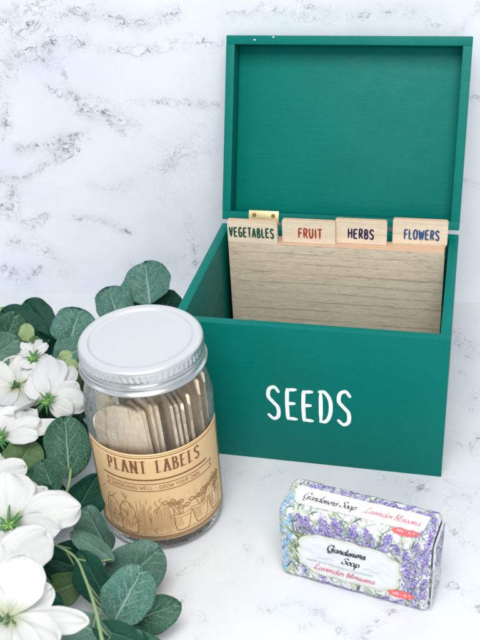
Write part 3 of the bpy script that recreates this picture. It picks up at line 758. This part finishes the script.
PER = 2*(SH-2*RC)+2*(SD-2*RC)+2*math.pi*RC
VT = SH-2*RC+math.pi/4*RC     # v at the front top edge
def smap(u, v, l_):
    (y, z), (ny, nz) = sect(v)
    u = min(max(u, 0), SW)
    e = max(0, .35-min(u, SW-u))/.35             # round the two ends
    sh = 1-.36*(1-math.sqrt(max(0, 1-e*e)))*.42
    cy, cz = SD/2, SH/2
    y = cy+(y-cy)*sh; z = cz+(z-cz)*(1-(1-sh)*.6)
    p = SO+sux*u+suy*y+suz*z
    nn = suy*ny+suz*nz
    w1 = noise.noise(Vector((u*.9, y*.9, z*.9)))*.05+noise.noise(Vector((u*2.4+7, y*2.4, z*2.4)))*.028+noise.noise(Vector((u*5+7, y*5, z*5)))*.006
    if z < .25: w1 = min(w1, 0)
    if nz < -.9: w1 = 0; l_ = 0
    p = p+nn*(w1+l_); p.z = max(p.z, .006); return p
nu, nv = 110, 120
vs = [smap(SW*i/nu, PER*j/nv, 0) for j in range(nv) for i in range(nu+1)]
fs = [(j*(nu+1)+i, j*(nu+1)+i+1, ((j+1) % nv)*(nu+1)+i+1, ((j+1) % nv)*(nu+1)+i) for j in range(nv) for i in range(nu)]
for e, i0 in ((0, 0), (1, nu)):
    ring = [j*(nu+1)+i0 for j in range(nv)]
    c = sum((vs[r] for r in ring), Vector())/nv
    prev = ring
    for s_, push in ((.9, .06), (.6, .1), (.3, .11)):
        b = len(vs)
        vs += [c+(vs[r]-c)*s_+sux*(push*(1 if e else -1)) for r in ring]
        cur = list(range(b, b+nv))
        fs += [(prev[q], prev[(q+1) % nv], cur[(q+1) % nv], cur[q]) for q in range(nv)]; prev = cur
    fs.append(tuple(prev))
wrp = build('wrapper', vs, fs, M['wrap'], soap, True)
rs = random.Random(11)
pr_mats = ['lav1', 'lav2', 'lav3', 'lav4', 'lav5', 'cyan1', 'cyan2', 'cyan3', 'grn1', 'grn2', 'grn3']
pm = {n_: i for i, n_ in enumerate(pr_mats)}
mb = MB(); cnt = [0]
def in_plaque(u, v): return (abs(u-3.92)/2.68)**3.4+(abs(v-1.98)/1.38)**3.4 < 1
def fleck(u, v, a, L, wd, c, fmap=smap):
    if fmap is smap and in_plaque(u, v): return
    cnt[0] += 1; lift = .010+.0009*(cnt[0] % 14)
    pts = []
    for g, rr in ((0, 1), (.9, .75), (math.pi/2, .9), (2.3, .8), (math.pi, 1), (4.0, .75), (4.7, .9), (5.4, .8)):
        x, y = math.cos(g)*L/2*rr, math.sin(g)*wd/2*rr
        uu, vv = u+x*math.cos(a)-y*math.sin(a), v+x*math.sin(a)+y*math.cos(a)
        if fmap is smap: uu = min(max(uu, .0), SW)
        pts.append(fmap(uu, vv, lift))
    mb.add(pts, [tuple(range(8))], pm[c])
def spike(u, v, ang, L, wd, cols, dens=34):
    dens *= 1.5
    for q in range(int(dens*L)):
        t = rs.random()**.9; ww = wd*(1-.62*t)*.5
        o_ = rs.gauss(0, .5)*ww
        x = u+math.cos(ang)*L*t-math.sin(ang)*o_; y = v+math.sin(ang)*L*t+math.cos(ang)*o_
        fleck(x, y, ang+rs.uniform(-1.1, 1.1), rs.uniform(.08, .17), rs.uniform(.045, .09), rs.choice(cols))
LV = ['lav1', 'lav1', 'lav2', 'lav2', 'lav3', 'lav4', 'lav4', 'lav5']
CY = ['cyan1', 'cyan1', 'cyan2', 'cyan3', 'lav5', 'lav4', 'cyan3']
GR = ['grn1', 'grn2', 'grn2', 'grn3']
def blade(u, v, ang, L, c, bend=.3):
    if in_plaque(u+math.cos(ang)*L*.6, v+math.sin(ang)*L*.6) or in_plaque(u, v): return
    n = 7
    pts = []
    for q in range(n+1):
        t = q/n; a = ang+bend*t; pts.append((u+math.cos(a)*L*t, v+math.sin(a)*L*t))
    cnt[0] += 1
    ribbon(mb, pts, lambda t, a_: .1*math.sin(math.pi*min(.97, t*.9+.08)), smap, .010+.0009*(cnt[0] % 14), pm[c])
# leaves and stalks all over, then flower spikes; the plaque covers the middle afterwards
for q in range(620):
    blade(rs.uniform(.1, SW-.2), rs.uniform(-.5, VT+SD+1), rs.uniform(.3, 2.8), rs.uniform(.4, 1.1), rs.choice(['grn1', 'grn2', 'grn2', 'grn3', 'grn3']), rs.uniform(-.7, .7))
for q in range(3600):
    fleck(rs.uniform(.02, SW-.02), rs.uniform(-.6, VT+SD+1.5), rs.uniform(0, 3.1), rs.uniform(.06, .15), rs.uniform(.03, .07), rs.choice(['lav4', 'lav4', 'grn3', 'lav2', 'grn3', 'grn2', 'lav1']))
for u, v, a, L, wd in ((SW-.75, -.1, 1.60, 1.9, .75), (SW-.35, .6, 1.5, 1.6, .6), (SW-1.15, .9, 1.6, 1.7, .75), (SW-.7, 1.7, 1.62, 1.7, .85), (SW-1.15, 2.3, 1.7, 1.6, .8), (SW-.35, 2.4, 1.5, 1.5, .65), (SW-.7, 3.2, 1.6, 1.4, .8), (SW-.3, 3.6, 1.5, 1.6, .6),
                       (SW-.7, 4.8, 1.6, 1.5, .7), (SW-.25, 5.2, 1.6, 1.4, .6)):
    spike(u, v, a, L, wd, LV, 70)
for u in (1.4, 1.9, 2.3, 2.75, 3.1, 3.5, 3.9, 4.5, 4.9, 5.3, 5.8): spike(u, VT-1.3+rs.uniform(-.1, .2), rs.uniform(1.2, 1.95), 1.25, .72, LV, 80)
for u, v in ((1.5, .1), (2.4, .15), (6.3, 1.0), (6.6, 3.4), (6.1, 3.9), (1.3, 3.6)): spike(u, v, rs.uniform(.8, 1.9), .8, .5, LV, 70)
for u in (.9, 1.6, 2.2, 2.9, 3.6, 4.2, 4.9, 5.6, 6.2, 6.9, 7.4): spike(u, VT+SD-.75+rs.uniform(-.1, .1), rs.uniform(.1, .8), 1.0, .5, LV, 75)
for u, v in ((.2, .1), (.5, .8), (.25, 1.5), (.55, 2.2), (.2, 2.9), (.5, 3.5), (.25, 4.2), (.3, 4.9), (.6, 5.3)): spike(u, v, rs.uniform(1.2, 1.9), .95, .6, CY, 80)
for u in (1.2, 2.0, 2.9, 3.7, 4.6, 5.4, 6.2): spike(u, -.25, rs.uniform(-.3, .5), .9, .42, LV, 60)
for u, v in ((1.15, 3.2), (1.0, 2.2), (1.1, 1.2)):
    for q in range(6): blade(u, v-.4, .7+q*.3, 1.0, rs.choice(['grn1', 'grn2', 'grn1']), .2)
mb.build('lavender_print', None, wrp, mats=[M[n_] for n_ in pr_mats])
# plaque with scalloped outline
def scallop(cx, cy, a, b, n=200):
    out = []
    for i in range(n):
        g = 2*math.pi*i/n
        c, s_ = math.cos(g), math.sin(g)
        k_ = 1/((abs(c)**3.4+abs(s_)**3.4)**(1/3.4))
        rr = k_*(1+.022*math.cos(12*g)+.012*math.cos(20*g+1))
        out.append((cx+a*c*rr, cy+b*s_*rr))
    return out
def poly_patch(name, pts, cx, cy, mat, parent, lift, rings=8, fmap=smap):
    n = len(pts); vs = [fmap(cx, cy, lift)]
    for r_ in range(1, rings+1):
        vs += [fmap(cx+(x-cx)*r_/rings, cy+(y-cy)*r_/rings, lift) for x, y in pts]
    fs = [(0, 1+i, 1+(i+1) % n) for i in range(n)]
    for r_ in range(rings-1):
        a, b = 1+r_*n, 1+(r_+1)*n
        fs += [(a+i, b+i, b+(i+1) % n, a+(i+1) % n) for i in range(n)]
    return build(name, vs, fs, mat, parent, True)
PCX, PCY, PA, PB = 3.92, 1.98, 2.82, 1.50
pts = scallop(PCX, PCY, PA, PB)
plq = poly_patch('plaque', pts, PCX, PCY, M['plaque'], wrp, .034, 30)
mb = MB()
ribbon(mb, pts+pts[:2], lambda t, a: .055, smap, .040)
p2 = scallop(PCX, PCY, PA-.13, PB-.12); ribbon(mb, p2+p2[:2], lambda t, a: .02, smap, .040)
mb.build('gold_outline', M['gold'], plq)
mb = MB()
write(mb, 'Gardeners', 2.75, 2.52, .22, smap, 0, wscale=1.12, font=SCRIPT, slant=.25, nib=(.03, .10, 35), lift=.066)
write(mb, 'Soap', 3.55, 1.80, .22, smap, 0, wscale=1.12, font=SCRIPT, slant=.25, nib=(.03, .105, 35), lift=.034)
mb.build('black_lettering', M['black_ink'], plq)
mb = MB(); write(mb, 'Lavender blossoms.', 1.95, .86, .20, smap, 0, wscale=1.16, font=SCRIPT, slant=.3, nib=(.018, .056, 35), lift=.066)
mb.build('rose_lettering', M['red_ink'], plq)
mb = MB(); write(mb, 'MADE WITH WONDERFUL FRAGRANCE', 1.62, 1.40, .105, smap, .018, wscale=1.3, gap=.35, lift=.062)
for sx in (-1, 1):
    line(mb, [(PCX+sx*.85, 1.82), (PCX+sx*1.15, 1.9), (PCX+sx*1.4, 1.76), (PCX+sx*1.75, 1.86)], .015, smap, .062)
mb.build('grey_lettering', M['grey_ink'], plq)
# strip on the top face
SV0, SV1 = VT+.62, VT+1.92
sp_ = [(.85, SV0), (SW-.85, SV0), (SW-.62, SV0+.22), (SW-.5, SV1), (.42, SV1), (.62, SV0+.2)]
sp_ = [q for i in range(len(sp_)) for q in [tuple(sp_[i][k_]+(sp_[(i+1) % len(sp_)][k_]-sp_[i][k_])*t/10 for k_ in (0, 1)) for t in range(10)]]
stp = poly_patch('top_strip', sp_, SW/2, (SV0+SV1)/2, M['strip'], wrp, .030, 24)
mb = MB(); write(mb, 'Gardeners Soap', 1.0, SV0+.42, .23, smap, 0, wscale=.98, font=SCRIPT, slant=.28, nib=(.018, .064, 35), lift=.046)
mb.build('black_lettering', M['black_ink'], stp)
mb = MB(); write(mb, 'Lavender blossoms', 4.4, SV0+.42, .22, smap, 0, wscale=.92, font=SCRIPT, slant=.28, nib=(.014, .048, 35), lift=.046)
mb.build('rose_lettering', M['red_ink'], stp)
for (u, v, tilt) in ((6.85, .62, 0), (6.82, VT+.42, .0)):
    pts = [(u+math.cos(g)*.72, v+math.sin(g)*.28) for g in [2*math.pi*i/40 for i in range(40)]]
    sl = poly_patch('oval_seal', pts, u, v, M['seal'], wrp, .038, 5)
    mb = MB(); write(mb, '190 - 6.7', u-.46, v-.07, .15, smap, .028, wscale=1.0, gap=.3, lift=.044); mb.build('seal_text', M['strip'], sl)
# folded paper on the right end: printed upper flap over plain folded sides, with a dark patch painted for the shade in the crease
ex = SW+.12
def emap(y, z, l_): return SO+sux*(ex+l_)+suy*y+suz*z
def flap(name, pts, l0, l1, mat):
    c = (sum(p[0] for p in pts)/len(pts), sum(p[1] for p in pts)/len(pts)); n = len(pts)
    vs = [emap(y, z, l0) for y, z in pts]+[emap(c[0]+(y-c[0])*.9, c[1]+(z-c[1])*.9, l1) for y, z in pts]
    return build(name, vs, [(k_, (k_+1) % n, n+(k_+1) % n, n+k_) for k_ in range(n)]+[tuple(range(n, 2*n))], mat, wrp)
flap('lower_fold', [(.12, .15), (SD-.12, .15), (SD-.3, SH*.55), (SD*.5, SH*.62), (.3, SH*.55)], -.02, .03, M['wrap'])
flap('upper_fold', [(.14, SH-.15), (.2, SH*.62), (SD*.45, SH*.44), (SD-.5, SH*.62), (SD-.42, SH-.2)], -.02, .07, M['wrap'])
flap('crease_shade', [(SD-.40, SH*.6), (SD-.24, SH*.62), (SD-.18, SH-.6), (SD-.30, SH-.5)], -.01, .035, plain('crease_shade_paper', (.10, .09, .14), .6))
mb = MB()
for q in range(420):
    y, z = rs.uniform(.2, SD-.5), rs.uniform(SH*.5, SH-.2)
    if z < SH*.62-(y-.2)*.7+.1 and y < SD*.45: continue
    fleck(y, z, rs.uniform(0, 3.1), rs.uniform(.09, .2), rs.uniform(.05, .09), rs.choice(LV+['grn3']), lambda a_, b_, l_: emap(a_, b_, .07+l_))
for q in range(160):
    fleck(rs.uniform(.3, SD-.4), rs.uniform(.3, SH*.5), rs.uniform(0, 3.1), rs.uniform(.09, .2), rs.uniform(.05, .09), rs.choice(['grn3', 'grn2', 'lav4', 'grn3']), lambda a_, b_, l_: emap(a_, b_, .03+l_))
mb.build('end_print', None, wrp, mats=[M[n_] for n_ in pr_mats])

# ---------------------------------------------------------------- leaves, sprigs, flowers
def leaf_mesh(name, c, theta, L, wd, pitch, roll, mat, parent, cup=.12, bend=.12, seed=0, ovate=0.0):
    """c = centre; theta = direction of the tip in the picture plane (90 = up)"""
    th = R(theta); ax = RIGHT*math.cos(th)+UP*math.sin(th); toc = -FWD
    sd = toc.cross(ax)
    q1 = Matrix.Rotation(R(pitch), 3, sd); ax2 = q1 @ ax; nn = q1 @ toc
    q2 = Matrix.Rotation(R(roll), 3, ax2); sd2 = q2 @ sd; nn = q2 @ nn
    n = 20; vs = []; uv = []
    rr = random.Random(seed)
    ph = rr.uniform(0, 6)
    for j in range(n+1):
        t = .5-.5*math.cos(math.pi*j/n); tt = t**(1+ovate)
        w_ = math.sqrt(max(0, 1-(2*tt-1)**2))**.92
        if t < .18: w_ *= .72+.28*(t/.18)
        for i in range(n+1):
            s_ = -1+2*i/n
            x = s_*w_*wd/2*(1+.045*math.sin((7+3*s_)*t+ph)+.02*math.sin(19*t+ph*3+s_))
            z = cup*(x/(wd/2))**2*wd/2+bend*(t-.5)**2*-L + .07*wd*math.sin(ph+t*6+s_*2.2)*abs(s_)+.02*wd*math.sin(ph*2+t*15)*s_*s_-.05*wd*math.exp(-(s_*6)**2)
            vs.append(c+ax2*((t-.5)*L)+sd2*x+nn*z); uv.append((.5+.5*s_*w_, t))
    fs = [(j*(n+1)+i, j*(n+1)+i+1, (j+1)*(n+1)+i+1, (j+1)*(n+1)+i) for j in range(n) for i in range(n)]
    o = build(name, vs, fs, mat, parent, True, uv)
    md = o.modifiers.new('thickness', 'SOLIDIFY'); md.thickness = .0003
    return o, c-ax2*(L*.5)
PX = 15.6
def sprig(label, stem, leaves, smat='stem', r=.09, cat='eucalyptus sprig', group='eucalyptus sprigs heaped at the left'):
    pts = [at(*p) for p in stem]
    root = tag(empty('eucalyptus_sprig', pts[0]), label, cat, group)
    cp = [Vector(p) for p in catmull([tuple(p) for p in pts], 6)]
    MB().tube(cp, lambda t: r*(1.15-.5*t), 8).build('stem', M[smat], root, True)
    pet = MB()
    for k_, (px, py, z, th, L, wd, pi_, ro, mt) in enumerate(leaves):
        c = at(px, py, z)
        dpt = (c-CAM_C).dot(FWD)/CAM_F
        L *= dpt; wd *= dpt                       # sizes given in picture pixels
        o, base = leaf_mesh('leaf', c, th, L, wd, pi_, ro, M['leaf_'+mt] if mt != 'bud' else M['bud'], root, seed=k_+int(px), cup=.10+.12*((k_*37) % 10)/10, bend=.06+.14*((k_*53) % 10)/10)
        near = min(cp, key=lambda q: (q-base).length)
        mid = (near+base)/2+Vector((0, 0, -.15))
        if 0.15 < (near-base).length < 4.5:
            pet.tube([Vector(q) for q in catmull([tuple(near), tuple(mid), tuple(base+(c-base)*.06)], 5)], lambda t: .055, 6)
    if pet.v: pet.build('leaf_stalk', M[smat], root, True)
    return root

sprig('eucalyptus sprig with a big round teal leaf rising behind the jar lid', [(60, 352, 1.2), (90, 340, 2.2), (122, 322, 3.2), (151, 304, 4.2)],
      [(147, 283, 5.6, 98, 45, 50, 12, -8, 'teal'), (114, 305, 4.6, 110, 40, 38, 10, 15, 'teal'), (168, 303, 3.6, 60, 30, 34, -30, 10, 'dark'), (131, 304, 3.2, 80, 36, 38, -12, 0, 'dark')])
sprig('eucalyptus sprig with net-veined teal leaves between the flowers and the jar', [(40, 420, 1.0), (55, 395, 2.0), (66, 360, 3.6), (70, 338, 4.8)],
      [(74, 328, 5.4, 74, 42, 46, 5, 5, 'teal'), (73, 352, 4.6, 20, 42, 34, 15, -20, 'teal'), (60, 340, 3.6, 150, 34, 32, -20, 10, 'dark'),
       (66, 352+4, 6.0, 200, 14, 12, 0, 0, 'bud'), (72, 364, 6.0, 330, 13, 11, 10, 0, 'bud'), (78, 374, 4.2, 260, 34, 15, 0, 20, 'olive'), (84, 385, 3.4, 250, 40, 22, 0, 30, 'olive')])
sprig('eucalyptus sprig with dark oval leaves at the back left', [(-20, 400, 1.0), (0, 370, 2.4), (22, 345, 3.6), (38, 334, 4.4)],
      [(38, 318, 5.0, 128, 44, 34, 5, 15, 'dark'), (26, 326, 5.2, 148, 58, 34, -5, 20, 'dark'), (22, 344, 4.4, 130, 40, 40, -25, 0, 'dark'), (27, 333, 5.6, 100, 19, 16, 0, 0, 'bud'), (36, 346, 5.4, 100, 20, 15, -5, 0, 'olive'),
       (48, 336, 3.4, 30, 30, 26, -25, 0, 'dark'), (34, 347+2, 5.0, 170, 28, 14, 20, 0, 'dark'), (4, 318, 5.2, 100, 22, 20, 0, 10, 'bud')])
sprig('eucalyptus sprig with grey green leaves at the far left edge', [(-60, 420, 1.0), (-35, 390, 2.6), (-12, 362, 4.0), (2, 345, 4.8)],
      [(8, 336, 5.6, 70, 50, 36, 0, 20, 'green'), (0, 352, 5.8, 40, 44, 36, 10, 0, 'grey'), (-14, 332, 5.0, 110, 44, 40, 0, 0, 'green'), (14, 356, 4.2, -20, 34, 30, 10, 10, 'green'), (-10, 365, 6.0, 20, 40, 30, 0, -10, 'grey')])
sprig('eucalyptus sprig with a large dark leaf left of the jar label', [(50, 530, 1.2), (60, 505, 2.8), (68, 488, 4.2), (71, 470, 4.8)],
      [(67, 447, 5.4, 96, 62, 46, 8, 8, 'green'), (86, 496, 3.0, 60, 52, 40, -10, 25, 'dark'), (48, 478, 4.4, 110, 38, 34, 0, -15, 'green'), (34, 443, 4.0, 150, 44, 36, -20, 0, 'dark'),
       (52, 505, 3.0, 200, 40, 40, -10, 0, 'dark')])
sprig('eucalyptus sprig with a round olive leaf between two white flowers', [(-30, 540, 1.2), (-10, 510, 3.0), (6, 486, 4.4), (10, 478, 4.8)],
      [(22, 460, 5.0, 60, 46, 42, 10, 10, 'olive'), (40, 480, 4.0, 20, 40, 30, -10, 0, 'green'), (2, 446, 4.6, 130, 44, 36, 0, 0, 'dark')])
sprig('eucalyptus sprig with round frosted leaves in front of the jar', [(108, 668, 3.0), (102, 640, 3.8), (95, 608, 4.3), (85, 578, 4.4), (74, 556, 4.2), (50, 542, 3.6)],
      [(134, 572, 2.0, 42, 72, 56, 0, -6, 'grey'), (128, 596, 3.4, 62, 64, 53, 0, 4, 'teal'), (150, 615, 1.7, 20, 66, 38, 0, 6, 'green'),
       (96, 583, 3.0, 118, 72, 44, -5, -30, 'dark'), (96, 530, 2.6, 118, 50, 42, 0, -25, 'grey'), (92, 546, 3.9, 150, 52, 20, 10, 15, 'grey'),
       (72, 566, 2.2, 160, 56, 50, -15, 10, 'dark'), (84, 628, 2.8, 165, 56, 44, 5, -10, 'grey'), (120, 636, 2.4, -20, 60, 30, 5, 0, 'dark'), (60, 590, 1.6, 200, 50, 34, -10, 0, 'olive'),
       (134, 648, 1.6, 350, 60, 40, 0, 0, 'green')])
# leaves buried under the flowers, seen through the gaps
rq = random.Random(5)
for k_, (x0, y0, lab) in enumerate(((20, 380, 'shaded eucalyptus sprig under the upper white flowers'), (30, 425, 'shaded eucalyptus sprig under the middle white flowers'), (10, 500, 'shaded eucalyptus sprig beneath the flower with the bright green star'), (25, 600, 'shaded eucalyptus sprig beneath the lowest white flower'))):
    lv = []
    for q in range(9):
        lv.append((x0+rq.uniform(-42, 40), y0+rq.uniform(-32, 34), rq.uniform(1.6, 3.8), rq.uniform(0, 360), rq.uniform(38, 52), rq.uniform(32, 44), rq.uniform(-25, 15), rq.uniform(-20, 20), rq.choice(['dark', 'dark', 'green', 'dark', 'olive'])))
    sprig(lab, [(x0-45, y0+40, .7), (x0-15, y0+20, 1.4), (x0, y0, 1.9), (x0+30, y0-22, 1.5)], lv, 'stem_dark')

def petal(base, tip, wd, parent, arch=.18, cup=.2, seed=0, face=None):
    base, tip = Vector(base), Vector(tip); ax = tip-base; L = ax.length; ax.normalize()
    face = face or (-FWD*.7+Vector((0, 0, .6)))
    nn = (face-ax*face.dot(ax)).normalized(); sd = nn.cross(ax)
    n, m_ = 26, 22; rr = random.Random(seed); ph = rr.uniform(0, 6); vs = []; uv = []
    skew = rr.uniform(-.16, .16); wl = rr.uniform(.8, 1.2); notch_d = rr.uniform(.0, .07); side = rr.uniform(-.3, .3)
    for j in range(n+1):
        t = math.sin(math.pi/2*j/n)
        if t < .55: q = t/.55; w_ = .13+.87*q*(2-q)
        else: w_ = math.sqrt(max(0, 1-((t-.55)/.45)**2.5))
        for i in range(m_+1):
            s_ = -1+2*i/m_
            wav = 1+.05*math.sin(t*11+ph+s_)*t+.03*math.sin(t*23+ph*2)*t
            x = s_*w_*wd/2*wav+skew*wd*math.sin(math.pi*t)*.5
            z = arch*L*math.sin(math.pi*t*.95)+cup*wd*.5*s_*s_*w_*(-1 if arch > 0 else 1)
            z += wl*wd*t*(.085*math.sin(ph+s_*2.6+t*4)+.045*t*math.sin(ph*2+s_*6+t*3)+.022*math.sin(ph*3+s_*12+t*5)*abs(s_))
            z += .016*wd*math.sin(s_*17+ph)*math.sin(math.pi*min(1, t*1.1))          # length-wise pleats
            z -= .09*wd*math.exp(-((s_-side*.3)*6)**2)*(1-t*.7)                        # centre crease
            along = t*L-notch_d*L*math.exp(-((s_-side)*5)**2)*max(0, t-.7)/.3+.02*L*math.sin(ph+s_*7)*t*t*t
            vs.append(base+ax*along+sd*x+nn*z); uv.append((.5+.5*s_, t))
    fs = [(j*(m_+1)+i, j*(m_+1)+i+1, (j+1)*(m_+1)+i+1, (j+1)*(m_+1)+i) for j in range(n) for i in range(m_)]
    o = build('petal', vs, fs, M['petal'], parent, True, uv)
    o.modifiers.new('thickness', 'SOLIDIFY').thickness = .00012
def calyx(c, ax, size, parent, stemto=None, n=9, seed=0):
    n = 15
    rr = random.Random(seed); mb = MB(); c = Vector(c); ax = Vector(ax).normalized()
    a = ax.orthogonal().normalized(); b = ax.cross(a)
    for k_ in range(24):
        g = 2*math.pi*k_/24*2.0+rr.uniform(-.3, .3); d = a*math.cos(g)+b*math.sin(g)
        inner = k_ >= 14; up_ = rr.uniform(.7, 1.3) if inner else rr.uniform(.05, .55)
        L = size*(rr.uniform(.4, .6) if inner else rr.uniform(.7, 1.1))
        dd = (d+ax*up_).normalized(); bend_ = (d*(.25 if inner else .5)-ax*.1)
        p = [c+d*size*.06, c+dd*L*.5, c+dd*L*.8+bend_*L*.25, c+dd*L+bend_*L*.5]
        mb.tube(p, lambda t, L=L: size*.12*(1-t)**.6+.006, 5, mi=1 if inner and k_ % 2 else 0)
    mb.tube([c-ax*.25*size, c, c+ax*.16*size], lambda t: size*(.30-.1*t), 10)
    if stemto is not None:
        st = Vector(stemto); mid = (c+st)/2+Vector((0, 0, -.1))
        mb.tube([Vector(q) for q in catmull([tuple(c-ax*.0), tuple(mid), tuple(st)], 5)], lambda t: .14-.03*t, 8)
    smooth_angle(mb.build('calyx', None, parent, mats=[M['calyx'], M['calyx_tip']]), 60)
def flower(label, centre, petals, stem=None, front=False, csize=.62, arch=.09, seed=0, green=True):
    c = at(*centre)
    root = tag(empty('white_flower', c), label, 'flower', 'white cloth flowers heaped at the left')
    for k_, p in enumerate(petals):
        px, py, z, wd = p[:4]; ar = p[4] if len(p) > 4 else arch
        base = c if len(p) < 6 else at(*p[5])
        t = at(px, py, z); base = base+(t-base)*.04-(-FWD)*.05*k_
        dpt = (t-CAM_C).dot(FWD)/CAM_F
        petal(base, t, wd*dpt, root, arch=ar, seed=seed*10+k_)
    if green and not front: calyx(c+(-FWD)*.25, -FWD+Vector((0, 0, .3)), csize, root, at(*stem) if stem else None, seed=seed)
    if front:
        mb = MB(); rr = random.Random(seed)
        for k_ in range(7):
            d = (-FWD+RIGHT*rr.uniform(-.6, .6)+UP*rr.uniform(-.3, .8)).normalized()
            b = c+(-FWD)*.1+RIGHT*rr.uniform(-.3, .3)+UP*rr.uniform(-.12, .12)
            mb.tube([b, b+d*.25, b+d*.5+UP*.08], lambda t: .04+.03*t, 6)
        mb.build('stamens', M['stamen'], root)
    return root
flower('small white flower with a green star, highest of the heap', (34, 358, 6.2), [(22, 343, 6.6, 10), (47, 344, 6.4, 10), (43, 372, 6.0, 16), (22, 368, 6.2, 16), (34, 341, 5.6, 20), (50, 358, 5.8, 12), (20, 352, 6.8, 8)], stem=(34, 376, 4.0), csize=.6, seed=1)
flower('open white flower facing up with dark stamens below the small one', (17, 386, 5.4), [(18, 355, 6.4, 40), (-16, 372, 6.6, 36), (-12, 402, 6.6, 34), (46, 372, 6.0, 30), (44, 396, 6.2, 30), (14, 412, 7.0, 40)], front=True, arch=-.12, seed=2)
flower('white flower turned away with a green star beside the jar', (47, 401, 6.0), [(52, 358, 6.2, 34), (68, 366, 5.8, 30), (78, 384, 6.0, 26), (86, 403, 5.6, 28), (72, 414, 5.4, 22), (32, 378, 6.2, 26), (42, 366, 5.6, 26)], stem=(30, 420, 4.8), csize=.66, seed=3)
flower('white flower with long petals over the round olive leaf', (0, 438, 6.0), [(20, 409, 6.8, 34), (-8, 408, 6.4, 28), (40, 420, 6.6, 24), (64, 424, 6.0, 18), (38, 436, 6.4, 18), (-30, 430, 6.2, 30), (36, 410, 6.2, 24)], stem=(-6, 458, 4.4), csize=.7, seed=4)
flower('large white flower with a bright green star at the left edge', (10, 524, 6.2), [(8, 474, 7.2, 50), (30, 482, 6.4, 34), (46, 488, 6.6, 26), (80, 507, 6.2, 42), (60, 530, 5.9, 34), (-30, 490, 7, 40), (-26, 540, 6.6, 36), (22, 560, 6.4, 34)], stem=(0, 548, 4.8), csize=.82, seed=5)
flower('white flower with a wide upright petal under the green star', (-4, 580, 6.6), [(46, 532, 6.8, 50), (0, 545, 7.2, 30), (-40, 560, 6.8, 34)], stem=(-10, 600, 5), csize=.7, seed=6)
flower('lowest white flower spreading broad petals at the bottom corner', (8, 618, 6.2), [(26, 554, 8.0, 52), (52, 588, 6.4, 34), (88, 622, 6.0, 28), (60, 640, 6.6, 36), (30, 668, 6.8, 40), (-40, 590, 7.6, 44), (-30, 650, 7.2, 40)], front=True, arch=-.10, seed=7)
flower('white petal cluster peeking in above the large flower at the left edge', (-22, 486, 6.0), [(26, 466, 6.6, 30), (0, 455, 6.4, 24), (-40, 470, 6.2, 30)], green=False, seed=8)
